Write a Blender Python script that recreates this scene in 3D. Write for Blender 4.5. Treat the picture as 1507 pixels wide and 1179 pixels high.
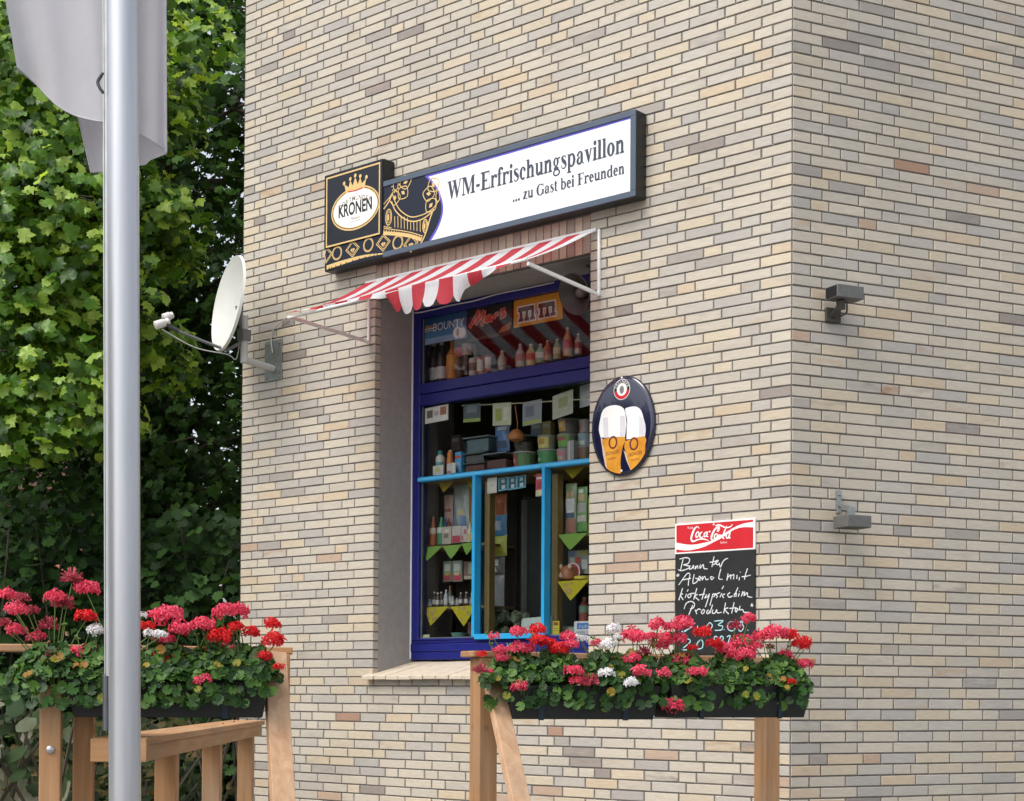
import bpy, bmesh, math, random
import numpy as np
from mathutils import Matrix, Vector
for _o in list(bpy.data.objects): bpy.data.objects.remove(_o)
SC = bpy.context.scene
C = SC.collection
rnd = random.Random(7)
R = math.radians

# ------------------------------------------------------------------ camera
FPX, PITCH, ROLL, SHY, EYE = 2381.9, .018246, .006297, 387.5, 1.6   # fitted on the brick courses (pixels of a 1507 wide frame)
cam = bpy.data.cameras.new('camera'); camo = bpy.data.objects.new('camera', cam); C.objects.link(camo)
cam.sensor_width = 36; cam.sensor_fit = 'HORIZONTAL'; cam.lens = FPX/1507*36
cam.shift_y = SHY/1507; cam.clip_start = .05; cam.clip_end = 2000
_R = Vector((1,0,0)); _U = Vector((0,-math.sin(PITCH),math.cos(PITCH))); _Fw = Vector((0,math.cos(PITCH),math.sin(PITCH)))
_r = _R*math.cos(ROLL)+_U*math.sin(ROLL); _u = _U*math.cos(ROLL)-_R*math.sin(ROLL)
camo.matrix_world = Matrix(((_r.x,_u.x,-_Fw.x,0),(_r.y,_u.y,-_Fw.y,0),(_r.z,_u.z,-_Fw.z,EYE),(0,0,0,1)))
SC.camera = camo

# ------------------------------------------------------------------ light: bright overcast with a soft sun
SUN_EL, SUN_AZ = R(56), R(-48)          # azimuth measured from the viewer's back, negative = to the left
w = bpy.data.worlds.new('World'); SC.world = w; w.use_nodes = True
nt = w.node_tree; nt.nodes.clear()
wo = nt.nodes.new('ShaderNodeOutputWorld'); bg = nt.nodes.new('ShaderNodeBackground'); bg.inputs[1].default_value = .15
sky = nt.nodes.new('ShaderNodeTexSky'); sky.sky_type = 'NISHITA'; sky.sun_disc = False
sky.sun_elevation = SUN_EL; sky.sun_rotation = math.pi-SUN_AZ
sky.air_density = 1.0; sky.dust_density = 4.0; sky.ozone_density = 1.0
hs = nt.nodes.new('ShaderNodeHueSaturation'); hs.inputs['Saturation'].default_value = .40
nt.links.new(sky.outputs[0], hs.inputs['Color']); nt.links.new(hs.outputs[0], bg.inputs[0]); nt.links.new(bg.outputs[0], wo.inputs[0])
sl = bpy.data.lights.new('sun', 'SUN'); sl.energy = .8; sl.angle = R(28); sl.color = (1,.965,.91)
so = bpy.data.objects.new('sun', sl); C.objects.link(so)
_sd = Vector((math.sin(SUN_AZ)*math.cos(SUN_EL), -math.cos(SUN_AZ)*math.cos(SUN_EL), math.sin(SUN_EL)))   # towards the sun
so.rotation_euler = (-_sd).to_track_quat('-Z','Y').to_euler(); so.location = (0,0,30)
SC.view_settings.view_transform = 'Standard'; SC.view_settings.look = 'None'
SC.view_settings.exposure = .79; SC.view_settings.gamma = 1
SC.cycles.max_bounces = 8; SC.cycles.transparent_max_bounces = 16
SC.cycles.use_denoising = True

# ------------------------------------------------------------------ measuring: a pixel of the photograph -> a point on a plane of the place
AX, AY = 1.552, 9.011                               # foot of the building's corner
PHL = R(49)-math.pi/2; PHR = math.pi/2-R(65.21)     # turn of the left and right wall
def ray(px, py):
    u0, v0 = px-753.5, py-589.5-SHY
    u = u0*math.cos(ROLL)+v0*math.sin(ROLL); v = -u0*math.sin(ROLL)+v0*math.cos(ROLL)
    r, up = u/FPX, -v/FPX
    return (r, math.cos(PITCH)-up*math.sin(PITCH), math.sin(PITCH)+up*math.cos(PITCH))
def PX(px, py, Y):
    d = ray(px, py); t = Y/d[1]; return Vector((d[0]*t, Y, EYE+d[2]*t))
def wall(px, py, D, ph):
    d = ray(px, py); nx, ny = -math.sin(ph), math.cos(ph)
    t = (AX*nx+AY*ny+D)/(d[0]*nx+d[1]*ny); X, Y = d[0]*t-AX, d[1]*t-AY
    return (X*math.cos(ph)+Y*math.sin(ph), EYE+d[2]*t)
def WL(px, py, D=0.): return wall(px, py, D, PHL)   # left wall: x along it (right is +), z up, at D metres behind its face
def WR(px, py, D=0.): return wall(px, py, D, PHR)
def world(x, D, z, ph=PHL): return Vector((AX+x*math.cos(ph)-D*math.sin(ph), AY+x*math.sin(ph)+D*math.cos(ph), z))

# ------------------------------------------------------------------ mesh helpers
def smooth_path(pts, n=6, closed=False):
    out = []; N = len(pts); k = N if closed else N-1
    for i in range(k):
        g = (lambda j: pts[j % N]) if closed else (lambda j: pts[min(max(j,0),N-1)])
        p0,p1,p2,p3 = g(i-1),g(i),g(i+1),g(i+2)
        for s in range(n):
            t = s/n
            out.append(tuple(.5*((2*b)+(-a+c)*t+(2*a-5*b+4*c-d)*t*t+(-a+3*b-3*c+d)*t**3) for a,b,c,d in zip(p0,p1,p2,p3)))
    if not closed: out.append(tuple(pts[-1]))
    return out
class MB:
    def __init__(s): s.v=[]; s.f=[]; s.m=[]; s.mi=0; s.col=None
    def add(s, vs, fs):
        b = len(s.v); s.v += [tuple(p) for p in vs]
        for f in fs: s.f.append(tuple(b+i for i in f)); s.m.append(s.mi)
        return s
    def box(s, x0,x1,y0,y1,z0,z1):
        return s.add([(x0,y0,z0),(x1,y0,z0),(x1,y1,z0),(x0,y1,z0),(x0,y0,z1),(x1,y0,z1),(x1,y1,z1),(x0,y1,z1)],
                     [(0,3,2,1),(4,5,6,7),(0,1,5,4),(1,2,6,5),(2,3,7,6),(3,0,4,7)])
    def bar(s, p, q, w, h, up=(0,0,1)):                 # w across, h along 'up'
        p, q = Vector(p), Vector(q); d = (q-p).normalized(); a = d.cross(Vector(up)).normalized(); b = a.cross(d).normalized()
        vs = []
        for e in (p, q):
            for i, j in ((-1,-1),(1,-1),(1,1),(-1,1)): vs.append(e+a*(w/2*i)+b*(h/2*j))
        return s.add(vs, [(0,3,2,1),(4,5,6,7),(0,1,5,4),(1,2,6,5),(2,3,7,6),(3,0,4,7)])
    def tube(s, pts, r, n=8, cap=True):
        pts = [Vector(p) for p in pts]; N = len(pts); rs = r if isinstance(r,(list,tuple)) else [r]*N
        up = Vector((0,0,1)); vs = []; a = None
        for i, p in enumerate(pts):
            d = (pts[min(i+1,N-1)]-pts[max(i-1,0)]).normalized()
            if a is None:
                a = d.cross(up)
                if a.length < 1e-3: a = d.cross(Vector((1,0,0)))
            a = (a-d*a.dot(d)).normalized(); b = d.cross(a)
            for k in range(n):
                t = 2*math.pi*k/n; vs.append(p+(a*math.cos(t)+b*math.sin(t))*rs[i])
        fs = [(i*n+k, i*n+(k+1)%n, (i+1)*n+(k+1)%n, (i+1)*n+k) for i in range(N-1) for k in range(n)]
        if cap: fs += [tuple(range(n-1,-1,-1)), tuple(range((N-1)*n,N*n))]
        return s.add(vs, fs)
    def lathe(s, c, prof, n=16, M=None, sx=1, sy=1):    # profile (r,z) about z
        vs = []
        for r, z in prof:
            for k in range(n):
                t = 2*math.pi*k/n; p = Vector((r*math.cos(t)*sx, r*math.sin(t)*sy, z))
                if M is not None: p = M @ p
                vs.append(p+Vector(c))
        N = len(prof)
        fs = [(i*n+k, i*n+(k+1)%n, (i+1)*n+(k+1)%n, (i+1)*n+k) for i in range(N-1) for k in range(n)]
        fs += [tuple(range(n-1,-1,-1)), tuple(range((N-1)*n,N*n))]
        return s.add(vs, fs)
    def prism(s, pts, y0, y1):                          # outline in (x,z), from y0 (front) to y1
        n = len(pts); vs = [(x,y0,z) for x,z in pts]+[(x,y1,z) for x,z in pts]
        ar = sum(pts[i][0]*pts[(i+1)%n][1]-pts[(i+1)%n][0]*pts[i][1] for i in range(n))
        fs = [tuple(range(n)), tuple(range(2*n-1,n-1,-1))]+[(i,i+n,(i+1)%n+n,(i+1)%n) for i in range(n)]
        if ar < 0: fs = [f[::-1] for f in fs]
        return s.add(vs, fs)
    def flat(s, pts, y):                                # a printed patch in (x,z) facing -y
        n = len(pts); ar = sum(pts[i][0]*pts[(i+1)%n][1]-pts[(i+1)%n][0]*pts[i][1] for i in range(n))
        return s.add([(x,y,z) for x,z in pts], [tuple(range(n)) if ar>0 else tuple(range(n-1,-1,-1))])
    def ribbon(s, pts, w, y, n=5, closed=False, dy=2e-5):   # a drawn line in (x,z)
        W = w if isinstance(w,(list,tuple)) else [w]*len(pts)
        P = smooth_path([(a[0],a[1],b) for a,b in zip(pts,W)], n, closed); N = len(P); vs = []
        for i,(x,z,ww) in enumerate(P):
            a = P[(i-1)%N if closed else max(i-1,0)]; b = P[(i+1)%N if closed else min(i+1,N-1)]
            dx, dz = b[0]-a[0], b[1]-a[1]; L = math.hypot(dx,dz) or 1
            nx, nz = -dz/L*ww/2, dx/L*ww/2; yy = y-dy*i
            vs += [(x+nx,yy,z+nz),(x-nx,yy,z-nz)]
        fs = [(2*i,2*i+1,2*i+3,2*i+2) for i in range(N-1)]
        if closed: fs.append((2*N-2,2*N-1,1,0))
        return s.add(vs, fs)
    def ring(s, cx, cz, rx, rz, w, y, n=40, wz=None):   # drawn ellipse outline
        wz = w if wz is None else wz; vs = []
        for k in range(n):
            t = 2*math.pi*k/n; c_, s_ = math.cos(t), math.sin(t)
            vs += [(cx+rx*c_, y, cz+rz*s_), (cx+(rx-w)*c_, y, cz+(rz-wz)*s_)]
        return s.add(vs, [(2*k,2*((k+1)%n),2*((k+1)%n)+1,2*k+1) for k in range(n)])
    def disc(s, cx, cz, rx, rz, y, n=32):
        return s.flat([(cx+rx*math.cos(2*math.pi*k/n), cz+rz*math.sin(2*math.pi*k/n)) for k in range(n)], y)
    def build(s, name, mats, parent=None, smooth=False, bevel=0, off=None, tf=None):
        if not isinstance(mats,(list,tuple)): mats = [mats]
        if off is None and parent is not None: off = OFF.get(parent.name)
        vs = s.v
        if off is not None: vs = [(a-off[0],b-off[1],c-off[2]) for a,b,c in vs]
        me = bpy.data.meshes.new(name); me.from_pydata(vs, [], s.f)
        for m in mats: me.materials.append(m)
        if len(mats) > 1: me.polygons.foreach_set('material_index', s.m)
        if bevel:
            bm = bmesh.new(); bm.from_mesh(me); bm.normal_update()
            es = [e for e in bm.edges if len(e.link_faces)==2 and e.calc_face_angle(0) > R(28)]
            bmesh.ops.bevel(bm, geom=es, offset=bevel, segments=2, profile=.5, affect='EDGES', clamp_overlap=True)
            bm.to_mesh(me); bm.free()
        if smooth is True: me.polygons.foreach_set('use_smooth', [True]*len(me.polygons))
        elif smooth:
            me.polygons.foreach_set('use_smooth', [True]*len(me.polygons)); me.set_sharp_from_angle(angle=R(smooth))
        me.update(); o = bpy.data.objects.new(name, me); C.objects.link(o)
        if parent is not None: o.parent = parent
        return o
OFF = {}
def tag(o, label, cat, group=None, kind=None):
    if label: o['label'] = label
    if cat: o['category'] = cat
    if group: o['group'] = group
    if kind: o['kind'] = kind
    return o
def thing(name, label, cat, loc=(0,0,0), rz=0, group=None):
    o = bpy.data.objects.new(name, None); o.empty_display_size = .1; C.objects.link(o)
    o.location = loc; o.rotation_euler = (0,0,rz); return tag(o, label, cat, group)
def wthing(name, label, cat, x, D, z, group=None, ph=PHL):   # a thing on (or behind) a wall: parts are given in wall metres
    o = thing(name, label, cat, world(x,D,z,ph), ph, group); OFF[o.name] = (x,D,z); return o
def wmesh(mb, name, mats, label, cat, x, D, z, group=None, ph=PHL, **k):
    o = mb.build(name, mats, None, off=(x,D,z), **k); o.location = world(x,D,z,ph); o.rotation_euler = (0,0,ph)
    OFF[o.name] = (x,D,z); return tag(o, label, cat, group)
def copy_tree(o, parent=None):
    c = o.copy(); C.objects.link(c)
    if parent is not None: c.parent = parent
    for ch in o.children: copy_tree(ch, c)
    return c

# ------------------------------------------------------------------ materials
def lin(h):
    h = h.lstrip('#'); out = []
    for i in (0,2,4):
        c = int(h[i:i+2],16)/255; out.append(c/12.92 if c <= .04045 else ((c+.055)/1.055)**2.4)
    return tuple(out)+(1.,)
MATS = {}
def N(nt, t, **k):
    n = nt.nodes.new('ShaderNode'+t)
    for a,b in k.items(): setattr(n,a,b)
    return n
def pm(name, col, rough=.55, metal=0., var=.12, scale=12., bump=0., stretch=(1,1,1), coat=0., emit=0., spec=.5, trans=0., col2=None):
    """a plain procedural surface: colour broken up by two octaves of noise, rough variation, optional bump and light shining through"""
    if name in MATS: return MATS[name]
    m = bpy.data.materials.new(name); m.use_nodes = True; t = m.node_tree; b = t.nodes['Principled BSDF']; out = t.nodes['Material Output']
    c = lin(col) if isinstance(col,str) else tuple(col)+(1,)
    tc = N(t,'TexCoord'); mp = N(t,'Mapping'); mp.inputs['Scale'].default_value = stretch; t.links.new(tc.outputs['Object'], mp.inputs[0])
    nz = N(t,'TexNoise'); nz.inputs['Scale'].default_value = scale; nz.inputs['Detail'].default_value = 6; nz.inputs['Roughness'].default_value = .65
    t.links.new(mp.outputs[0], nz.inputs['Vector'])
    mx = N(t,'Mix', data_type='RGBA'); mr = N(t,'MapRange'); mr.inputs[1].default_value=.3; mr.inputs[2].default_value=.7
    t.links.new(nz.outputs[0], mr.inputs[0]); t.links.new(mr.outputs[0], mx.inputs[0])
    lo = tuple(v*(1-var) for v in c[:3])+(1,); hi = (lin(col2) if col2 else tuple(min(1,v*(1+var)) for v in c[:3])+(1,))
    mx.inputs[6].default_value = lo; mx.inputs[7].default_value = hi
    t.links.new(mx.outputs[2], b.inputs['Base Color'])
    rr = N(t,'MapRange'); rr.inputs[3].default_value = max(.02,rough*.85); rr.inputs[4].default_value = min(1,rough*1.15)
    t.links.new(nz.outputs[0], rr.inputs[0]); t.links.new(rr.outputs[0], b.inputs['Roughness'])
    b.inputs['Metallic'].default_value = metal; b.inputs['Coat Weight'].default_value = coat; b.inputs['Specular IOR Level'].default_value = spec
    if bump:
        bp = N(t,'Bump'); bp.inputs['Strength'].default_value = bump; bp.inputs['Distance'].default_value = .004
        t.links.new(nz.outputs[0], bp.inputs['Height']); t.links.new(bp.outputs[0], b.inputs['Normal'])
    if trans:
        tr = N(t,'BsdfTranslucent'); ms = N(t,'MixShader'); ms.inputs[0].default_value = trans
        t.links.new(mx.outputs[2], tr.inputs[0]); t.links.new(b.outputs[0], ms.inputs[1]); t.links.new(tr.outputs[0], ms.inputs[2]); t.links.new(ms.outputs[0], out.inputs[0])
    MATS[name] = m; return m
def glass_mat(name, tint=(1,1,1), f=1.0, rough=0.):
    if name in MATS: return MATS[name]
    m = bpy.data.materials.new(name); m.use_nodes = True; t = m.node_tree; t.nodes.clear(); out = N(t,'OutputMaterial')
    a = N(t,'BsdfTransparent'); a.inputs[0].default_value = tuple(tint)+(1,); g = N(t,'BsdfGlossy'); g.inputs['Roughness'].default_value = rough
    fr = N(t,'Fresnel'); fr.inputs[0].default_value = 1.5; mu = N(t,'Math', operation='MULTIPLY'); mu.inputs[1].default_value = f; mu.use_clamp = True
    ms = N(t,'MixShader'); t.links.new(fr.outputs[0], mu.inputs[0]); t.links.new(mu.outputs[0], ms.inputs[0])
    t.links.new(a.outputs[0], ms.inputs[1]); t.links.new(g.outputs[0], ms.inputs[2]); t.links.new(ms.outputs[0], out.inputs[0])
    MATS[name] = m; return m
def brick_mat():
    m = bpy.data.materials.new('clinker_brick'); m.use_nodes = True; t = m.node_tree; b = t.nodes['Principled BSDF']
    ca = N(t,'VertexColor', layer_name='tone'); cb = N(t,'VertexColor', layer_name='stain')
    tc = N(t,'TexCoord'); mp = N(t,'Mapping'); mp.inputs['Scale'].default_value = (7,7,26); t.links.new(tc.outputs['Object'], mp.inputs[0])
    n1 = N(t,'TexNoise'); n1.inputs['Scale'].default_value = 1.; n1.inputs['Detail'].default_value = 5; t.links.new(mp.outputs[0], n1.inputs['Vector'])
    mr = N(t,'MapRange'); mr.inputs[1].default_value=.42; mr.inputs[2].default_value=.66; t.links.new(n1.outputs[0], mr.inputs[0])
    mu = N(t,'Math', operation='MULTIPLY'); t.links.new(mr.outputs[0], mu.inputs[0]); t.links.new(cb.outputs['Alpha'], mu.inputs[1])
    mx = N(t,'Mix', data_type='RGBA'); t.links.new(mu.outputs[0], mx.inputs[0]); t.links.new(ca.outputs['Color'], mx.inputs[6]); t.links.new(cb.outputs['Color'], mx.inputs[7])
    mp2 = N(t,'Mapping'); mp2.inputs['Scale'].default_value = (14,14,120); t.links.new(tc.outputs['Object'], mp2.inputs[0])
    n2 = N(t,'TexNoise'); n2.inputs['Scale'].default_value = 1.; n2.inputs['Detail'].default_value = 8; n2.inputs['Roughness'].default_value=.7; t.links.new(mp2.outputs[0], n2.inputs['Vector'])
    m2 = N(t,'MapRange'); m2.inputs[1].default_value=.25; m2.inputs[2].default_value=.75; m2.inputs[3].default_value=.80; m2.inputs[4].default_value=1.13; t.links.new(n2.outputs[0], m2.inputs[0])
    # weathering over the whole wall
    n3 = N(t,'TexNoise'); n3.inputs['Scale'].default_value = .9; n3.inputs['Detail'].default_value = 6; t.links.new(tc.outputs['Object'], n3.inputs['Vector'])
    m3 = N(t,'MapRange'); m3.inputs[1].default_value=.3; m3.inputs[2].default_value=.7; m3.inputs[3].default_value=.9; m3.inputs[4].default_value=1.05; t.links.new(n3.outputs[0], m3.inputs[0])
    mm = N(t,'Math', operation='MULTIPLY'); t.links.new(m2.outputs[0], mm.inputs[0]); t.links.new(m3.outputs[0], mm.inputs[1])
    vm = N(t,'VectorMath', operation='SCALE'); t.links.new(mx.outputs[2], vm.inputs[0]); t.links.new(mm.outputs[0], vm.inputs['Scale'])
    t.links.new(vm.outputs[0], b.inputs['Base Color']); b.inputs['Roughness'].default_value = .62; b.inputs['Specular IOR Level'].default_value = .35
    bp = N(t,'Bump'); bp.inputs['Strength'].default_value = .35; bp.inputs['Distance'].default_value = .002; t.links.new(n2.outputs[0], bp.inputs['Height']); t.links.new(bp.outputs[0], b.inputs['Normal'])
    return m
def leaf_mat(name, c1, c2, c3, trans=.35, rough=.42, spec=.5, tint=(1.5,1.35,.5)):
    m = bpy.data.materials.new(name); m.use_nodes = True; t = m.node_tree; b = t.nodes['Principled BSDF']; out = t.nodes['Material Output']
    ge = N(t,'NewGeometry'); cr = N(t,'ValToRGB'); cr.color_ramp.elements[0].color = lin(c1); cr.color_ramp.elements[1].color = lin(c3)
    e = cr.color_ramp.elements.new(.55); e.color = lin(c2)
    t.links.new(ge.outputs['Random Per Island'], cr.inputs[0])
    tc = N(t,'TexCoord'); nz = N(t,'TexNoise'); nz.inputs['Scale'].default_value = 45; t.links.new(tc.outputs['Object'], nz.inputs['Vector'])
    mr = N(t,'MapRange'); mr.inputs[3].default_value=.75; mr.inputs[4].default_value=1.2; t.links.new(nz.outputs[0], mr.inputs[0])
    vm = N(t,'VectorMath', operation='SCALE'); t.links.new(cr.outputs[0], vm.inputs[0]); t.links.new(mr.outputs[0], vm.inputs['Scale'])
    t.links.new(vm.outputs[0], b.inputs['Base Color']); b.inputs['Roughness'].default_value = rough; b.inputs['Specular IOR Level'].default_value = spec
    tr = N(t,'BsdfTranslucent'); v2 = N(t,'VectorMath', operation='MULTIPLY'); v2.inputs[1].default_value = tint; t.links.new(vm.outputs[0], v2.inputs[0]); t.links.new(v2.outputs[0], tr.inputs[0])
    ms = N(t,'MixShader'); ms.inputs[0].default_value = trans
    t.links.new(b.outputs[0], ms.inputs[1]); t.links.new(tr.outputs[0], ms.inputs[2]); t.links.new(ms.outputs[0], out.inputs[0])
    return m
def wood_mat(name, stretch, c1='#98704a', c2='#bd9064'):
    m = bpy.data.materials.new(name); m.use_nodes = True; t = m.node_tree; b = t.nodes['Principled BSDF']
    tc = N(t,'TexCoord'); mp = N(t,'Mapping'); mp.inputs['Scale'].default_value = stretch; t.links.new(tc.outputs['Object'], mp.inputs[0])
    nz = N(t,'TexNoise'); nz.inputs['Scale'].default_value = 1; nz.inputs['Detail'].default_value = 7; nz.inputs['Roughness'].default_value = .6; nz.inputs['Distortion'].default_value = .6; t.links.new(mp.outputs[0], nz.inputs['Vector'])
    cr = N(t,'ValToRGB'); cr.color_ramp.elements[0].position=.3; cr.color_ramp.elements[1].position=.7; cr.color_ramp.elements[0].color = lin(c1); cr.color_ramp.elements[1].color = lin(c2)
    t.links.new(nz.outputs[0], cr.inputs[0])
    kn = N(t,'TexVoronoi'); kn.inputs['Scale'].default_value = 5.5; t.links.new(tc.outputs['Object'], kn.inputs['Vector'])
    km = N(t,'MapRange'); km.inputs[1].default_value=.03; km.inputs[2].default_value=.12; km.inputs[3].default_value=.45; km.inputs[4].default_value=1; t.links.new(kn.outputs['Distance'], km.inputs[0])
    wn = N(t,'TexNoise'); wn.inputs['Scale'].default_value = 3.5; wn.inputs['Detail'].default_value = 6; t.links.new(tc.outputs['Object'], wn.inputs['Vector'])
    wr = N(t,'MapRange'); wr.inputs[1].default_value=.45; wr.inputs[2].default_value=.75; wr.inputs[4].default_value=.45; t.links.new(wn.outputs[0], wr.inputs[0])
    wx = N(t,'Mix', data_type='RGBA'); wx.inputs[7].default_value = lin('#9a8f80'); t.links.new(wr.outputs[0], wx.inputs[0]); t.links.new(cr.outputs[0], wx.inputs[6])
    vm = N(t,'VectorMath', operation='SCALE'); t.links.new(wx.outputs[2], vm.inputs[0]); t.links.new(km.outputs[0], vm.inputs['Scale'])
    t.links.new(vm.outputs[0], b.inputs['Base Color']); b.inputs['Roughness'].default_value = .7
    bp = N(t,'Bump'); bp.inputs['Strength'].default_value = .3; bp.inputs['Distance'].default_value = .003; t.links.new(nz.outputs[0], bp.inputs['Height']); t.links.new(bp.outputs[0], b.inputs['Normal'])
    return m
M_BRICK = brick_mat()
M_MORTAR = pm('mortar','#716e6a',.9,var=.25,scale=30,bump=.5)
M_PLASTER = pm('grey_plaster','#9a9793',.85,var=.1,scale=18,bump=.25)
M_SILL = pm('sill_tile','#c9bca8',.6,var=.12,scale=20,bump=.2)
M_BLUE = pm('blue_frame_paint','#161d6e',.38,var=.1,scale=8,bump=.05)
M_TURQ = pm('turquoise_paint','#2a9fd6',.35,var=.08,scale=8)
M_WHITE = pm('white_paint','#e4e4e2',.45,var=.05)
M_ROOM = pm('dim_room_wall','#8d8274',.9,var=.2,scale=3)
M_NAVY = pm('navy_enamel','#090c1a',.25,var=.1,scale=5,coat=.1,spec=.3)
M_HOUSING = pm('sign_housing_metal','#12171a',.4,var=.15,scale=9)
M_SLATE = pm('sign_frame_slate','#4a5666',.4,var=.08)
M_PANEL = pm('white_acrylic','#eef0f2',.3,var=.015,scale=3,coat=.2)
M_GOLD = pm('gold_print','#d9b878',.45,var=.08,scale=30)
M_PURPLE = pm('violet_print','#5b54c4',.4,var=.05)
M_LETTER = pm('slate_lettering','#3a4250',.5,var=.05)
M_BLACK = pm('black_print','#101113',.5,var=.1)
M_RED = pm('red_print','#c8202c',.4,var=.06)
M_WHITEP = pm('white_print','#efefec',.45,var=.03)
M_GALV = pm('galvanised_steel','#9a9fa0',.42,metal=.7,var=.15,scale=25)
M_GREYP = pm('light_grey_powder_coat','#b9bab8',.5,var=.06,scale=15)
M_DKPL = pm('dark_grey_plastic','#3a3b3d',.5,var=.1)
M_CHALKB = pm('chalkboard_black','#17191b',.6,var=.35,scale=14)
M_CHALK = pm('chalk','#d4d8d8',.9,var=.12,scale=60)
M_CHALKB2 = pm('blue_chalk','#a9d3dc',.9,var=.12,scale=60)
M_WOODV = wood_mat('larch_upright',(22,22,1.6))
M_WOODH = wood_mat('larch_level',(1.6,22,22))
M_WOODY = wood_mat('larch_lengthwise',(22,1.6,22))
M_PALEWOOD = wood_mat('planed_pale_larch',(22,22,1.6),'#b58c68','#d0ac8a')
M_GLASS = glass_mat('window_glass',(.95,.97,.96),.85)

# ------------------------------------------------------------------ lettering
def text_mesh(s, size, xs=1., shear=0., bold=0., align='CENTER'):
    cu = bpy.data.curves.new('lettering','FONT'); cu.body = s; cu.size = size; cu.align_x = align; cu.shear = shear; cu.offset = bold; cu.resolution_u = 3
    o = bpy.data.objects.new('lettering', cu); C.objects.link(o); bpy.context.view_layer.update()
    me = bpy.data.meshes.new_from_object(o.evaluated_get(bpy.context.evaluated_depsgraph_get()))
    vs = [(v.co.x*xs, v.co.y) for v in me.vertices]; fs = [tuple(p.vertices) for p in me.polygons]
    bpy.data.objects.remove(o); bpy.data.curves.remove(cu); bpy.data.meshes.remove(me)
    return vs, fs
def put_text(mb, s, x, y, z, size, xs=1., shear=0., bold=0., align='CENTER', slope=0., width=None, rot=0.):
    vs, fs = text_mesh(s, size, xs, shear, bold, align)
    if width and vs:
        x0 = min(v[0] for v in vs); x1 = max(v[0] for v in vs); k = width/(x1-x0); vs = [(a*k,b) for a,b in vs]
    c_, s_ = math.cos(rot), math.sin(rot)
    out = [(x+a*c_-b*s_, y, z+a*s_+b*c_+slope*a) for a,b in vs]
    good = []
    for f in fs:                                         # face the street (-y)
        ar = sum(out[f[i]][0]*out[f[(i+1)%len(f)]][2]-out[f[(i+1)%len(f)]][0]*out[f[i]][2] for i in range(len(f)))
        good.append(f if ar > 0 else f[::-1])
    return mb.add(out, good)
def arc_text(mb, s, cx, cz, r, a0, a1, y, size, xs=1., rz=None, bold=0.):      # single letters along an arc, a0 -> a1 degrees
    n = len(s)
    for i, ch in enumerate(s):
        if ch == ' ': continue
        a = R(a0+(a1-a0)*(i/(n-1) if n > 1 else 0)); sg = -1 if a1 < a0 else 1
        put_text(mb, ch, cx+r*math.cos(a), y, cz+(rz or r)*math.sin(a), size, xs, 0, bold, rot=a+sg*math.pi/2)
SERIF_W = dict(W=1000,M=944,E=667,r=444,f=333,i=278,s=389,c=444,h=556,u=556,n=556,g=500,p=556,a=500,v=500,l=278,o=500,z=444,G=778,t=333,b=556,e=444,F=611,d=556)
SERIF_W['-'] = 333; SERIF_W['.'] = 250; SERIF_W[' '] = 250
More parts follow.
